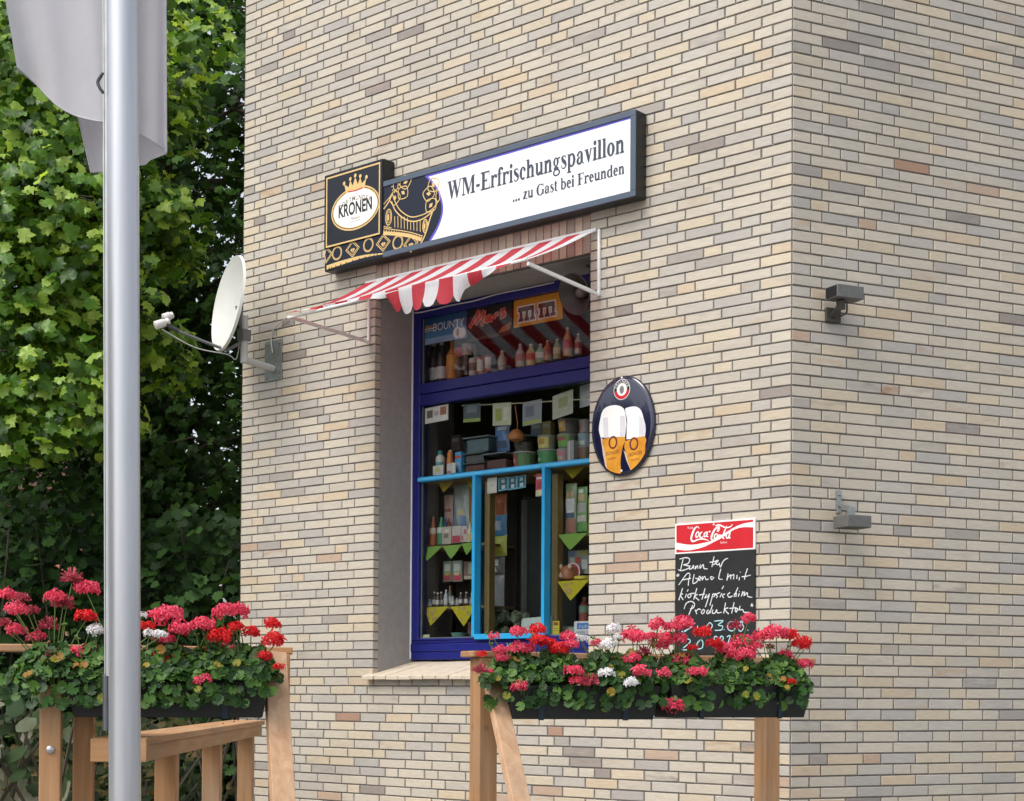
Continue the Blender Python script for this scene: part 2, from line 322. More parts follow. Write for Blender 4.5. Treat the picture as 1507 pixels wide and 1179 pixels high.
def serif_glyph(ch):
    G = []
    def Rc(x0,y0,x1,y1): G.append([(x0,y0),(x1,y0),(x1,y1),(x0,y1)])
    def Pg(*p): G.append(list(p))
    def Dk(x,y,r): G.append([(x+r*math.cos(k*math.pi/7),y+r*math.sin(k*math.pi/7)) for k in range(14)])
    def Ar(cx,cy,rx,ry,a0,a1,tx,ty,n=18):
        for i in range(n):
            q = []
            for a in (a0+(a1-a0)*i/n, a0+(a1-a0)*(i+1)/n):
                q.append((math.cos(R(a)), math.sin(R(a))))
            (c0,s0),(c1,s1) = q
            G.append([(cx+rx*c0,cy+ry*s0),(cx+rx*c1,cy+ry*s1),(cx+(rx-tx)*c1,cy+(ry-ty)*s1),(cx+(rx-tx)*c0,cy+(ry-ty)*s0)])
    def St(*p):
        P = smooth_path(p, 5)
        for i in range(len(P)-1):
            q = []
            for j in (i,i+1):
                a, b = P[max(j-1,0)], P[min(j+1,len(P)-1)]; dx,dy = b[0]-a[0],b[1]-a[1]; L = math.hypot(dx,dy) or 1
                x,y,w_ = P[j]; q.append(((x-dy/L*w_/2,y+dx/L*w_/2),(x+dy/L*w_/2,y-dx/L*w_/2)))
            G.append([q[0][0],q[0][1],q[1][1],q[1][0]])
    foot = lambda x0,x1,y=0: Rc(x0,y,x1,y+46)
    if ch in 'l': Rc(65,0,215,676); foot(15,265); Rc(15,630,65,676)
    elif ch == 'i': Rc(65,0,215,461); foot(15,265); Rc(15,433,65,461); Dk(140,610,88)
    elif ch in 'nh':
        Rc(65,0,205,676 if ch=='h' else 461); foot(15,255); Rc(15,630,65,676) if ch=='h' else Rc(15,433,65,461)
        Ar(310,310,170,165,0,165,140,75); Rc(340,0,480,310); foot(290,530)
    elif ch == 'u': Rc(65,150,205,461); Ar(230,155,165,167,180,345,140,80); Rc(345,0,485,461); Rc(15,433,65,461); Rc(295,433,345,461); foot(485,545)
    elif ch == 'r': Rc(65,0,205,461); foot(15,270); Rc(15,433,65,461); Ar(305,325,125,148,25,165,60,80); Dk(385,390,66)
    elif ch == 'f': Rc(75,0,215,560); foot(15,285); Rc(15,430,75,461); Rc(215,430,310,461); Ar(235,550,160,138,25,180,140,60); Dk(345,600,58)
    elif ch == 's': St((335,345,30),(300,425,45),(200,452,42),(105,395,110),(140,300,140),(250,225,150),(325,130,110),(280,40,60),(190,10,42),(95,40,45),(45,140,30))
    elif ch == 'c': Ar(240,230,210,243,52,312,150,60); Dk(350,345,66)
    elif ch == 'o': Ar(250,230,225,243,0,360,155,58,28)
    elif ch == 'e': Ar(225,230,200,243,5,318,150,60,24); Rc(170,228,410,278)
    elif ch == 'g': Ar(215,310,170,163,0,360,115,38,22); Ar(250,-70,225,130,0,360,90,48,22); Pg((60,80),(180,170),(260,160),(420,60),(120,40)); Rc(330,410,485,458)
    elif ch == 'p': Rc(65,-205,205,461); foot(15,270,-205); Rc(15,433,65,461); Ar(300,228,225,245,-128,128,150,66,22)
    elif ch == 'b': Rc(65,0,205,676); Rc(15,630,65,676); Ar(300,228,225,245,-128,128,150,66,22)
    elif ch == 'd': Rc(340,0,480,676); Rc(290,648,340,676); foot(480,540); Ar(250,228,225,245,52,308,150,66,22)
    elif ch == 'a': Rc(280,70,415,340); Ar(245,330,170,143,0,150,135,45); Dk(110,345,62); Ar(210,130,180,143,75,330,140,60); Ar(460,75,90,80,180,300,60,40)
    elif ch == 'v': Pg((50,461),(215,461),(335,120),(285,-12),(235,-12)); Pg((380,461),(446,461),(290,-12),(255,-12),(262,70)); Rc(5,433,255,461); Rc(340,433,495,461)
    elif ch == 't': Rc(80,110,220,600); Rc(15,430,80,461); Rc(220,430,310,461); Ar(215,115,135,127,180,325,140,60)
    elif ch == 'z': Rc(25,405,420,461); Rc(20,0,425,52); Pg((25,52),(215,405),(400,405),(205,52)); Rc(25,330,55,405); Rc(395,52,425,140)
    elif ch == 'W': Pg((60,676),(235,676),(390,200),(335,-18),(285,-18)); Pg((345,-18),(300,-18),(480,610),(545,610)); Pg((405,676),(585,676),(740,200),(690,-18),(640,-18)); Pg((700,-18),(655,-18),(880,676),(945,676)); Rc(5,648,300,676); Rc(350,648,650,676); Rc(820,648,995,676)
    elif ch == 'M': Rc(90,28,155,648); Pg((105,676),(295,676),(520,150),(470,0),(420,0)); Pg((485,0),(430,0),(680,640),(760,676)); Rc(690,28,850,676); Rc(15,630,150,676); Rc(850,648,930,676); foot(15,250); foot(610,930)
    elif ch in 'EF':
        Rc(110,40,285,640); Rc(15,622,600,676); Rc(270,312,430,368); Rc(570,500,600,648); Rc(420,240,448,440)
        if ch == 'E': Rc(15,0,640,56); Pg((590,28),(640,28),(640,200),(615,200))
        else: foot(15,370)
    elif ch == 'G': Ar(395,330,360,350,48,318,185,45,26); Rc(560,40,710,300); Rc(490,290,775,318); Pg((650,470),(690,470),(690,690),(665,690),(620,600))
    elif ch == '-': Rc(45,180,290,280)
    elif ch == '.': Dk(125,72,88)
    return G
def serif_text(mb, s, x0, x1, y, z, cap, dz=0.):       # fitted between x0 and x1, capital height cap
    tot = sum(SERIF_W[c] for c in s); k = (x1-x0)/tot; kz = cap/676; x = x0; n = 0
    for c in s:
        for g in serif_glyph(c):
            mb.flat([(x+a*k, z+b*kz+dz*(x+a*k-x0)) for a,b in g], y-1.2e-5*n); n = (n+1) % 60
        x += SERIF_W[c]*k
    return mb

# ================================================================== the setting
def ground():
    b = MB(); b.add([(-300,-60,0),(300,-60,0),(300,500,0),(-300,500,0)],[(0,1,2,3)])
    o = b.build('ground', pm('paving_ground','#7d7a74',.9,var=.25,scale=2,bump=.2)); tag(o,None,None,kind='structure')
    t = MB(); e = .7
    p = [world(-5.2,-.01,0), world(-.2,-.01,0), world(-.2,-.01,0)+Vector((-.2,-2.2,0)), Vector((-2.9,6.6,0))]
    t.add([(q.x,q.y,.004) for q in p]+[(q.x,q.y,e) for q in p], [(0,3,2,1),(4,5,6,7)]+[(i,(i+1)%4,(i+1)%4+4,i+4) for i in range(4)])
    o = t.build('terrace', pm('concrete_terrace','#8d8982',.9,var=.2,scale=4,bump=.2), bevel=.01); tag(o,None,None,kind='structure')
ground()

# ------------------------------------------------------------------ the clinker brick building
LWL = -4.766; JL, JR = -3.335, -1.435                  # left end of the left wall, window jambs (wall metres)
ROW = .0625; ZC = 3.3578+EYE                           # height of one bed joint
Z0 = ZC-ROW*70; NROW = 112                             # modelled courses
SOF = ZC-ROW*16.5+.03                                  # underside of the lintel, about 4.32
SOF = 4.325; SILLZ = 1.715
TONES = [('#c4bbab',34),('#beb6a8',25),('#c8bba4',12),('#b8b2a8',16),('#c6b59c',5),('#afaaa3',6),('#a49d95',2.6),('#958c85',1.3),('#b8a08c',.7),('#a98873',.15)]
STAINS = [('#a9a39b',5),('#b9a083',3),('#8f8780',2.4),('#cdc4b4',5),('#a8846a',.5)]
def pick(tab):
    t = rnd.random()*sum(w for _,w in tab)
    for c,w_ in tab:
        t -= w_
        if t <= 0: return lin(c)
    return lin(tab[0][0])
class Bricks:
    def __init__(s): s.v=[]; s.f=[]; s.t=[]; s.st=[]
    def brick(s, x0,x1,z0,z1, y=0., depth=.012, tone=None, dark=1.):
        j = lambda a=.0009: rnd.uniform(-a,a); c = .0022; y += rnd.uniform(-.0012,.0012)
        tilt = rnd.uniform(-.0008,.0008)
        fr = [(x0+c+j(),y+tilt,z0+c+j()),(x1-c+j(),y-tilt,z0+c+j()),(x1-c+j(),y-tilt,z1-c+j()),(x0+c+j(),y+tilt,z1-c+j())]
        md = [(x0+j(),y+c,z0+j()),(x1+j(),y+c,z0+j()),(x1+j(),y+c,z1+j()),(x0+j(),y+c,z1+j())]
        bk = [(p[0],y+depth,p[2]) for p in md]
        b = len(s.v); s.v += fr+md+bk
        fs = [(0,1,2,3)]+[(4+i,4+(i+1)%4,(i+1)%4,i) for i in range(4)]+[(8+i,8+(i+1)%4,4+(i+1)%4,4+i) for i in range(4)]
        s.f += [tuple(b+i for i in f) for f in fs]
        k = rnd.uniform(.96,1.04); t = tone or pick(TONES); t = tuple(v*k for v in t[:3])+(1,)
        q = pick(STAINS); a = max(0,rnd.gauss(.1,.3)) if rnd.random()<.6 else 0.
        s.t += [t]*12; s.st += [q[:3]+(min(a,1),)]*12
    def build(s, name, parent, extra=None):
        nv = len(s.v); v = list(s.v); f = list(s.f); mi = [0]*len(f)
        if extra: 
            f += [tuple(i+nv for i in g) for g in extra.f]; v += extra.v; mi += [1]*len(extra.f)
        off = OFF.get(parent.name) or (0,0,0)
        me = bpy.data.meshes.new(name); me.from_pydata([(a-off[0],b-off[1],c-off[2]) for a,b,c in v], [], f)
        me.materials.append(M_BRICK); me.materials.append(M_MORTAR); me.polygons.foreach_set('material_index', mi)
        for nm, dat in (('tone',s.t),('stain',s.st)):
            at = me.color_attributes.new(nm,'FLOAT_COLOR','POINT'); full = dat+[(.3,.3,.3,0)]*(len(v)-nv)
            at.data.foreach_set('color', np.array(full,dtype=np.float32).ravel())
        o = bpy.data.objects.new(name, me); C.objects.link(o); o.parent = parent; return o
H = .125
def fill_row(x0, x1, first, last, prev):
    """lengths of one course between x0 and x1: end bricks given in header units, headers strewn at random (wild bond), joints kept off those below"""
    L = x1-x0; best = None
    for _ in range(14):
        n = round(L/H-first-last+.01); seq = []
        while n > 0:
            if n == 1 or (n != 2 and rnd.random() < .21): seq.append(1); n -= 1
            else: seq.append(2); n -= 2
        rnd.shuffle(seq) if rnd.random() < .5 else None
        seq = [first]+seq+[last]; k = L/sum(seq); x = x0; js = []
        for q in seq: js.append(x); x += q*k
        js.append(x1); bad = sum(1 for a in js[1:-1] for b in prev if abs(a-b) < .03)
        if best is None or bad < best[0]: best = (bad, js)
        if bad == 0: break
    return best[1]
HC = world(LWL,0,0); HD = world(0,0,0)
bld = thing('brick_building','pale clinker brick corner building with a blue kiosk window and a grey plastered window reveal','building',(AX,AY,0),0)
def wall_part(ph):
    hold = bpy.data.objects.new('wall_frame', None)
    return hold
def place_wall(o, ph):                                  # mesh made in wall metres -> child of the building
    o.parent = bld; o.rotation_euler = (0,0,ph)
OFF[bld.name] = (0,0,0)
lw = Bricks(); prevA = prevB = []
for k in range(NROW):
    z0 = Z0+k*ROW+.0046; z1 = Z0+(k+1)*ROW-.0046; zc = (z0+z1)/2
    o = k % 2; A_ = 1.62 if o else 1.03; Bq = 1.5 if o else 1.0
    if SILLZ+.0 < zc < SOF+.245:
        js = fill_row(LWL, JL, 1.5 if o else 1, 1.5 if o else 2, prevA); prevA = js
        for i in range(len(js)-1):
            e = i == len(js)-2; lw.brick(js[i]+.0047, js[i+1]-(0 if e else .0047), z0, z1, depth=.05 if e else .012)
        js = fill_row(JR, 0, 1.5 if o else 1, A_, prevB); prevB = js
        for i in range(len(js)-1):
            lw.brick(js[i]+(0 if i==0 else .0047), js[i+1]-(.006 if i==len(js)-2 else .0047), z0, z1, depth=.05 if i==0 else .012)
    else:
        js = fill_row(LWL, 0, Bq, A_, prevB); prevA = prevB = js
        for i in range(len(js)-1): lw.brick(js[i]+.0047, js[i+1]-.006, z0, z1)
mo = MB(); y = .0062; zt = Z0+NROW*ROW; TOPL = SOF+.245
mo.add([(LWL,y,Z0),(JL,y,Z0),(JL,y,zt),(LWL,y,zt)],[(0,1,2,3)])
mo.add([(JR,y,Z0),(0,y,Z0),(0,y,zt),(JR,y,zt)],[(0,1,2,3)])
mo.add([(JL,y,Z0),(JR,y,Z0),(JR,y,SILLZ-.03),(JL,y,SILLZ-.03)],[(0,1,2,3)])
mo.add([(JL,y,SOF+.006),(JR,y,SOF+.006),(JR,y,zt),(JL,y,zt)],[(0,1,2,3)])
mo.add([(JL-.006,y,SILLZ),(JL-.006,.05,SILLZ),(JL-.006,.05,SOF),(JL-.006,y,SOF)],[(0,1,2,3)])
mo.add([(JR+.006,y,SILLZ),(JR+.006,.05,SILLZ),(JR+.006,.05,SOF),(JR+.006,y,SOF)],[(3,2,1,0)])
# a few dark weep holes in the bed joints
mo.mi = 0
place_wall(lw.build('wall', bld, mo), PHL)
rw = Bricks(); prev = []; RWL = 2.6
for k in range(NROW):
    z0 = Z0+k*ROW+.0046; z1 = Z0+(k+1)*ROW-.0046
    js = fill_row(0, RWL, 1.62 if k%2 else 1.03, 1, prev); prev = js
    for i in range(len(js)-1): rw.brick(js[i]+(.006 if i==0 else .0047), js[i+1]-.0047, z0, z1)
mo = MB(); mo.add([(0,y,Z0),(RWL,y,Z0),(RWL,y,zt),(0,y,zt)],[(0,1,2,3)])
place_wall(rw.build('wall', bld, mo), PHR)
# soldier course over the window
ln = Bricks(); n = 30; kx = (JR-JL)/n
for i in range(n): ln.brick(JL+i*kx+.0035, JL+(i+1)*kx-.0035, SOF+.002, SOF+.237, depth=.05, tone=pick([('#c3ad9c',4),('#b9a292',4),('#c9b7a2',3),('#ad9a8c',2)]))
mo = MB(); mo.add([(JL,.0085,SOF+.001),(JR,.0085,SOF+.001),(JR,.05,SOF+.001),(JL,.05,SOF+.001)],[(0,1,2,3)])
lo_ = ln.build('lintel', bld, mo); place_wall(lo_, PHL)
def bpart(mb, name, mats, ph=PHL, parent=None, **k):
    o = mb.build(name, mats, None, off=(0,0,0), **k)
    if parent is None: o.parent = bld; o.rotation_euler = (0,0,ph)
    else: o.parent = parent
    return o
FD = .374                                              # depth of the window frame behind the wall face
b = MB(); b.box(JL-.20,JL+.0,.0505,.62,SILLZ+.01,SOF+.22); b.box(JR+.006,JR+.20,.0505,.62,SILLZ+.01,SOF+.22); b.box(JL+.001,JR+.005,.0505,.62,SOF-.002,SOF+.22)
bpart(b,'window_reveal',M_PLASTER)
b = MB()                                               # sloping sill of flat tiles
nt_ = 17; kx = (JR-JL+.10)/nt_
for i in range(nt_):
    xa = JL-.05+i*kx+.003; xb = JL-.05+(i+1)*kx-.003; jj = rnd.uniform(-.002,.002)
    za, zb = SILLZ+jj, SILLZ+.112+jj
    ya = -.058+rnd.uniform(-.003,.003)
    x0c, x1c = max(xa,JL+.002) , min(xb,JR-.002)
    b.add([(xa,ya,za-.026),(xb,ya,za-.026),(x1c,.42,zb-.026),(x0c,.42,zb-.026),(xa,ya,za),(xb,ya,za),(x1c,.42,zb),(x0c,.42,zb)],
          [(0,3,2,1),(4,5,6,7),(0,1,5,4),(1,2,6,5),(2,3,7,6),(3,0,4,7)])
bpart(b,'window_sill',M_SILL,bevel=.003)
b = MB(); b.add([(JL,-.05,SILLZ-.020),(JR,-.05,SILLZ-.020),(JR,.42,SILLZ+.092),(JL,.42,SILLZ+.092)],[(0,1,2,3)]); bpart(b,'sill_bed',M_MORTAR)
# rest of the block: plinth below, storey above, back
b = MB(); e1 = world(LWL,0,0)-Vector((AX,AY,0)); e2 = world(RWL,0,0,PHR)-Vector((AX,AY,0))
def solid(z0, z1, ins=.002):
    ring = [Vector((0,0,0)), e2, e2+Vector((-.8,5.5,0)), e1+Vector((1.5,4.6,0)), e1]
    cc = sum(ring, Vector())/5; ring = [p+(cc-p).normalized()*ins for p in ring]
    nn = len(ring); b.add([(p.x,p.y,z0) for p in ring]+[(p.x,p.y,z1) for p in ring], [tuple(range(nn-1,-1,-1)),tuple(range(nn,2*nn))]+[(i,(i+1)%nn,(i+1)%nn+nn,i+nn) for i in range(nn)])
solid(0,Z0); solid(Z0+NROW*ROW,9.)
ring = [e2, e2+Vector((-.8,5.5,0)), e1+Vector((1.5,4.6,0)), e1]
for p,q in zip(ring, ring[1:]): b.add([(p.x,p.y,Z0),(q.x,q.y,Z0),(q.x,q.y,zt),(p.x,p.y,zt)],[(0,1,2,3)])
o = b.build('rear_wall', pm('distant_clinker','#bdb29f',.8,var=.15,scale=9)); o.parent = bld
b = MB(); 
def rbox(x0,x1,y0,y1,z0,z1): b.box(x0,x1,y0,y1,z0,z1)
rbox(-4.3,-.7,3.2,3.25,.7,4.5); rbox(-4.35,-4.3,.63,3.25,.7,4.5); rbox(-.7,-.65,.63,3.25,.7,4.5); rbox(-4.35,-.65,.63,3.25,4.5,4.55); rbox(-4.35,-.65,.63,3.25,.65,.7)
rbox(-4.3,JL-.01,.625,.66,.7,4.5); rbox(JR+.01,-.7,.625,.66,.7,4.5); rbox(JL-.01,JR+.01,.625,.66,.7,1.95)
bpart(b,'interior_wall',M_ROOM)
# ------------------------------------------------------------------ the kiosk window
b = MB(); y0, y1 = FD, FD+.09; XL, XR = JL-.001, JR+.004; ZB, ZT = SILLZ+.113, SOF-.003
G0, G1 = 1.983, 3.632; T0 = 3.712; G2, G3 = 3.784, 4.258
b.box(XL,XL+.072,y0,y1,ZB+.14,ZT); b.box(XR-.072,XR,y0,y1,ZB+.14,ZT)
b.box(XL+.072,XR-.072,y0,y1,G3,ZT)
b.box(XL+.072,XR-.072,y0-.012,y1,T0,G2)                # upper half of the transom stands proud
b.box(XL+.072,XR-.072,y0,y1,G1,T0-.003)
b.box(XL+.072,XR-.072,y0,y1,ZB+.14,G0); b.box(XL,XR,y0+.006,y1,ZB+.118,ZB+.1385); b.box(XL,XR,y0-.008,y1,ZB+.062,ZB+.116); b.box(XL,XR,y0-.002,y1,ZB+.004,ZB+.06)
wf = bpart(b,'window_frame',M_BLUE,bevel=.004)
for za, zb in ((G2,G3),(G0,G1)):
    g = MB(); x0, x1 = XL+.06, XR-.06
    g.add([(x0,y0+.030,za-.01),(x1,y0+.030,za-.01),(x1,y0+.030,zb+.01),(x0,y0+.030,zb+.01)],[(0,1,2,3)])
    if za < 3:                                          # the serving hatch has its own sheet
        pass
    bpart(g,'pane',M_GLASS,parent=wf)
s = MB(); s.tube([(XL+.002,y0-.004,ZB+.01),(XL+.002,y0-.004,ZT)],.0065,6); bpart(s,'sealant_bead',M_WHITE,parent=wf)
g = MB(); g.box(XL+.072,XL+.079,y0+.028,y0+.044,G0,G1); g.box(XL+.079,XR-.079,y0+.028,y0+.044,G0,G0+.006); g.box(XL+.072,XL+.079,y0+.028,y0+.044,G2,G3); g.box(XL+.079,XR-.079,y0+.028,y0+.044,G2,G2+.006)
bpart(g,'glazing_bead',pm('grey_green_gasket','#6b7364',.6),parent=wf)
hz0, hz1 = 3.09, 3.121; V1, V2 = -2.727, -2.106
h = MB(); h.box(XL+.075,XR-.075,y0-.016,y0+.04,hz0,hz1)
h.box(V1,V1+.026,y0-.03,y0+.04,1.987,hz0-.001); h.box(V2,V2+.026,y0-.03,y0+.04,1.987,hz0-.001); h.box(V1+.026,V2,y0-.03,y0+.04,1.967,2.003)
bpart(h,'hatch_frame',M_TURQ,bevel=.0015,parent=wf)
bpart(MB().box(XL+.075,XR-.075,y0-.018,y0-.0162,hz0+.008,hz1-.008),'hatch_moulding',pm('light_turquoise_paint','#58b6e6',.35),parent=wf)

# ================================================================== the shop sign over the window
SD = -.105
sg = wthing('shop_sign','long dark framed light box shop sign with white panel above the window','shop sign',-2.37,0,4.57)
SX0, SX1, SZ0, SZ1 = -3.742, -1.008, 4.568, 5.088; LXR, LZ1 = -3.153, 5.252
b = MB(); b.box(LXR+.002,SX1,SD,-.004,SZ0,SZ1); b.box(SX0,LXR,SD-.002,-.004,SZ0,LZ1)
b.build('housing',M_HOUSING,sg,bevel=.006)
b = MB(); fw = .036; xa = -3.15
b.box(xa,SX1+.001,SD-.010,SD-.0005,SZ1-fw,SZ1+.001); b.box(xa,SX1+.001,SD-.010,SD-.0005,SZ0-.001,SZ0+fw); b.box(SX1-fw*1.1,SX1+.001,SD-.010,SD-.0005,SZ0+fw,SZ1-fw)
b.build('frame',M_SLATE,sg,bevel=.003)
def s_(px,py,D=SD-.003): return WL(px,py,D)
def t1(x,y): return (470+x/6.205, 220+y/6.205)         # enlarged tracing of the crown end
def tr(pts,D=SD-.003): return [WL(*t1(*p),D) for p in pts]
edge = tr(smooth_path([(975,235),(1050,315),(1105,410),(1130,520),(1120,615),(1080,720),(1015,832)],4))
b = MB(); e2_ = [(x,min(max(z,SZ0+fw),SZ1-fw)) for x,z in edge]; xr = SX1-fw*1.1
b.flat(e2_+[(xr,SZ0+fw),(xr,SZ1-fw)], SD-.003); b.build('sign_panel',M_PANEL,sg)
b = MB(); b.ribbon([(x-.006,z) for x,z in edge],.014,SD-.0035); b.add([(e2_[0][0],SD-.0036,SZ1-fw-.016),(xr,SD-.0036,SZ1-fw-.012),(xr,SD-.0036,SZ1-fw-.0005),(e2_[0][0],SD-.0036,SZ1-fw-.0005)],[(0,1,2,3)])
b.build('panel_edge',M_PURPLE,sg)
b = MB(); b.box(SX0,LXR+.0,SD-.010,SD-.0025,SZ0,SZ0+.012); lx0,lx1,lz0,lz1 = SX0+.004,LXR-.004,SZ0+.165,LZ1-.004
navy = MB(); navy.flat([(LXR+.004,SZ0+.03),(edge[-1][0],SZ0+.03)]+edge[::-1]+[(LXR+.004,SZ1-.03)],SD-.0028); navy.flat([(SX0+.006,SZ0+.012),(LXR+.004,SZ0+.012),(LXR+.004,lz0),(SX0+.006,lz0)],SD-.0044)
navy.build('navy_panel',pm('navy_print','#161d2e',.35,var=.06,spec=.3),sg)
g = MB(); Y = SD-.005
line = lambda p,w_=.0075,cl=False: g.ribbon(tr(p),w_,Y,4,cl)
line([(668,400),(690,470),(740,555),(830,615),(920,605),(1000,570),(1050,530),(1090,470)]); line([(660,475),(700,565),(780,635),(860,658),(945,635),(1030,575)],.009)
line([(590,545),(640,470),(668,400)],.010); line([(590,500),(660,420)],.006)
line([(1045,545),(1010,640),(985,730),(945,830),(905,885)],.010); line([(590,722),(700,735),(830,757),(945,792)],.006); line([(585,765),(700,772),(830,790),(935,825)],.024); line([(588,705),(660,715)],.006)
for i in range(9):
    x = 690+i*29; yt = 600+ (i-1.2)**2*1.5 if i<5 else 655-(i-5)*8; line([(x,yt+10),(x+1,712+i*5)],.006)
for i in range(16):
    t = i/15; x = 592+t*345; yy = 742+62*t**1.4; g.disc(*tr([(x,yy)])[0],.0045,.0065,Y-.0002,8)
for cx,cy,rx,rz in ((635,620,.032,.058),(968,700,.026,.048)):
    q = tr([(cx,cy)])[0]; g.ring(q[0],q[1],rx,rz,.008,Y-.0003); g.ring(q[0],q[1],rx*.62,rz*.7,.005,Y-.0004); g.disc(q[0]-.004,q[1],rx*.28,rz*.4,Y-.0005,16)
def petal(cx,cy,a,l,wd):                               # outlined leaf-shaped petal
    q = tr([(cx,cy)])[0]; ca,sa = math.cos(R(a)),math.sin(R(a)); P = []
    for u,v in ((0,0),(.35,.5),(.65,.48),(1,0),(.65,-.48),(.35,-.5)): P.append((q[0]+(u*l*ca-v*wd*sa)*1.1, q[1]+u*l*sa+v*wd*ca))
    g.ribbon(P,.0065,Y-.0003,4,True); c2 = (q[0]+.5*l*ca*1.1, q[1]+.5*l*sa)
    g.flat([(c2[0]+(u*l*ca-v*wd*sa)*1.1, c2[1]+u*l*sa+v*wd*ca) for u,v in ((-.2,0),(0,.16),(.22,0),(0,-.16))],Y-.0004)
q = tr([(700,330)])[0]; g.ring(q[0],q[1],.026,.034,.006,Y-.0005)
for a in range(0,360,36): g.disc(q[0]+.036*math.cos(R(a)),q[1]+.045*math.sin(R(a)),.005,.006,Y-.0004,8)
for a in (8,-42,-95): petal(700+38*math.cos(R(a)),330-48*math.sin(R(a)),a,.098,.085)
q = tr([(1085,425)])[0]; g.ring(q[0],q[1],.022,.042,.007,Y-.0005)
for a in (165,115,-135): petal(1075+22*math.cos(R(a)),420-45*math.sin(R(a)),a,.10,.09)
for cx,cy in ((163,947),(449,872),(718,850)):
    q = tr([(cx,cy)])[0]; g.ring(q[0],q[1],.051,.050,.006,Y-.0002); g.ring(q[0],q[1],.043,.042,.005,Y-.0003)
for cx,cy in ((305,908),(585,853),(838,860),(62,965)):
    q = tr([(cx,cy)])[0]
    for k_,w_ in ((.068,.006),(.052,.0045)):
        P = [(max(q[0]+k_*a,SX0+.006),q[1]+k_*.85*c_) for a,c_ in ((-1,0),(0,-1),(1,0),(0,1))]
        for i in range(4): g.ribbon([P[i],P[(i+1)%4]],w_,Y-.0002-i*1e-5,1)
    if cx > 100: g.flat([(q[0]-.022,q[1]-.004),(q[0],q[1]-.03),(q[0]-.002,q[1]+.004)],Y-.0004); g.flat([(q[0]+.003,q[1]+.004),(q[0]+.004,q[1]-.03),(q[0]+.024,q[1]-.002)],Y-.0004)
g.ribbon(tr([(68,1080),(220,1030),(420,975),(645,945)]),[.030,.028,.018,.003],Y-.0002,6)
g.build('crown_emblem',M_GOLD,sg)
k_ = MB(); P0 = smooth_path(tr([(90,1092),(220,1050),(420,990),(540,965)]),7)
for x,z in P0[::2]: k_.flat([(x-.004,z-.004),(x+.003,z-.004),(x+.005,z+.012),(x-.002,z+.012)],Y-.0008)
k_.build('emblem_notches',M_NAVY,sg)
# square beer badge at the left end
LX0,LX1,LZ0 = SX0+.004,LXR-.003,SZ0+.160
b = MB(); b.box(LX0,LX1,SD-.012,SD-.0046,LZ0,LZ1-.004); bd = b.build('badge_panel',M_NAVY,sg,bevel=.002); YB = SD-.0125
fr = MB()
for k_,w_ in ((.020,.011),):
    fr.box(LX0+k_,LX1-k_,YB-.0015,YB,LZ1-.004-k_-w_,LZ1-.004-k_); fr.box(LX0+k_,LX1-k_,YB-.0015,YB,LZ0+.004,LZ0+.004+w_)
    fr.box(LX0+k_,LX0+k_+w_,YB-.0015,YB,LZ0+.004+w_,LZ1-.004-k_-w_); fr.box(LX1-k_-w_,LX1-k_,YB-.0015,YB,LZ0+.004+w_,LZ1-.004-k_-w_)
cx = (LX0+LX1)/2+.0; czb = WL(*t1(330,535),YB)[1]; cx = WL(*t1(328,540),YB)[0]
fr.ring(cx,czb,.243,.152,.011,YB-.001,56); fr.ring(cx,czb,.226,.136,.006,YB-.0012,56)
crown = [(-.112,.165),(-.092,.070),(.092,.070),(.112,.165),(.066,.122),(.050,.190),(.026,.128),(0,.205),(-.026,.128),(-.050,.190),(-.066,.122)]
crown = [(cx+x,czb+.072+z*.70) for x,z in crown]
fr.flat(crown,YB-.0022)
for x,z in ((-.112,.165),(.112,.165),(-.050,.192),(.050,.192),(0,.212)): fr.disc(cx+x,czb+.072+z*.70+.006,.013,.014,YB-.0026,14)
fr.build('badge_gold',M_GOLD,sg)
b = MB(); b.disc(cx,czb,.219,.130,YB-.0011,56); b.build('badge_oval',M_WHITEP,sg)
b = MB(); put_text(b,'KRONEN',cx,YB-.0016,czb-.038,.122,.6,0,.0035,width=.335); b.build('badge_lettering',M_BLACK,sg)
b = MB(); arc_text(b,'DORTMUNDER',cx,czb-.250,.305,117,63,YB-.0016,.046,.9,bold=.0004); put_text(b,'seit 1729',cx,YB-.0016,czb+.092,.015); put_text(b,'Pilsener',cx,YB-.0016,czb-.078,.030,1,.4); b.ribbon([(cx-.05,czb-.092),(cx+.055,czb-.088)],.003,YB-.0016); b.build('badge_small_print',pm('brown_print','#6a5a40',.5),sg)
b = MB(); b.ribbon([(cx-.075,czb+.128),(cx,czb+.122),(cx+.075,czb+.128)],.007,YB-.0028); b.build('badge_crown_band',M_RED,sg)
b = MB()
def t2(x,y): return (640+x/4.709, 150+y/4.709)
xa,za = WL(*t2(88,688),SD); xb,zb = WL(*t2(1318,372),SD)
serif_text(b,'WM-Erfrischungspavillon',xa,xb,SD-.0045,za+.008,.118,(zb-za-.012)/(xb-xa)*0)
xa2,z2 = WL(*t2(540,697),SD); xb2,_ = WL(*t2(1318,500),SD)
serif_text(b,'... zu Gast bei Freunden',xa2,xb2,SD-.0045,z2,.072); b.build('lettering',M_LETTER,sg)

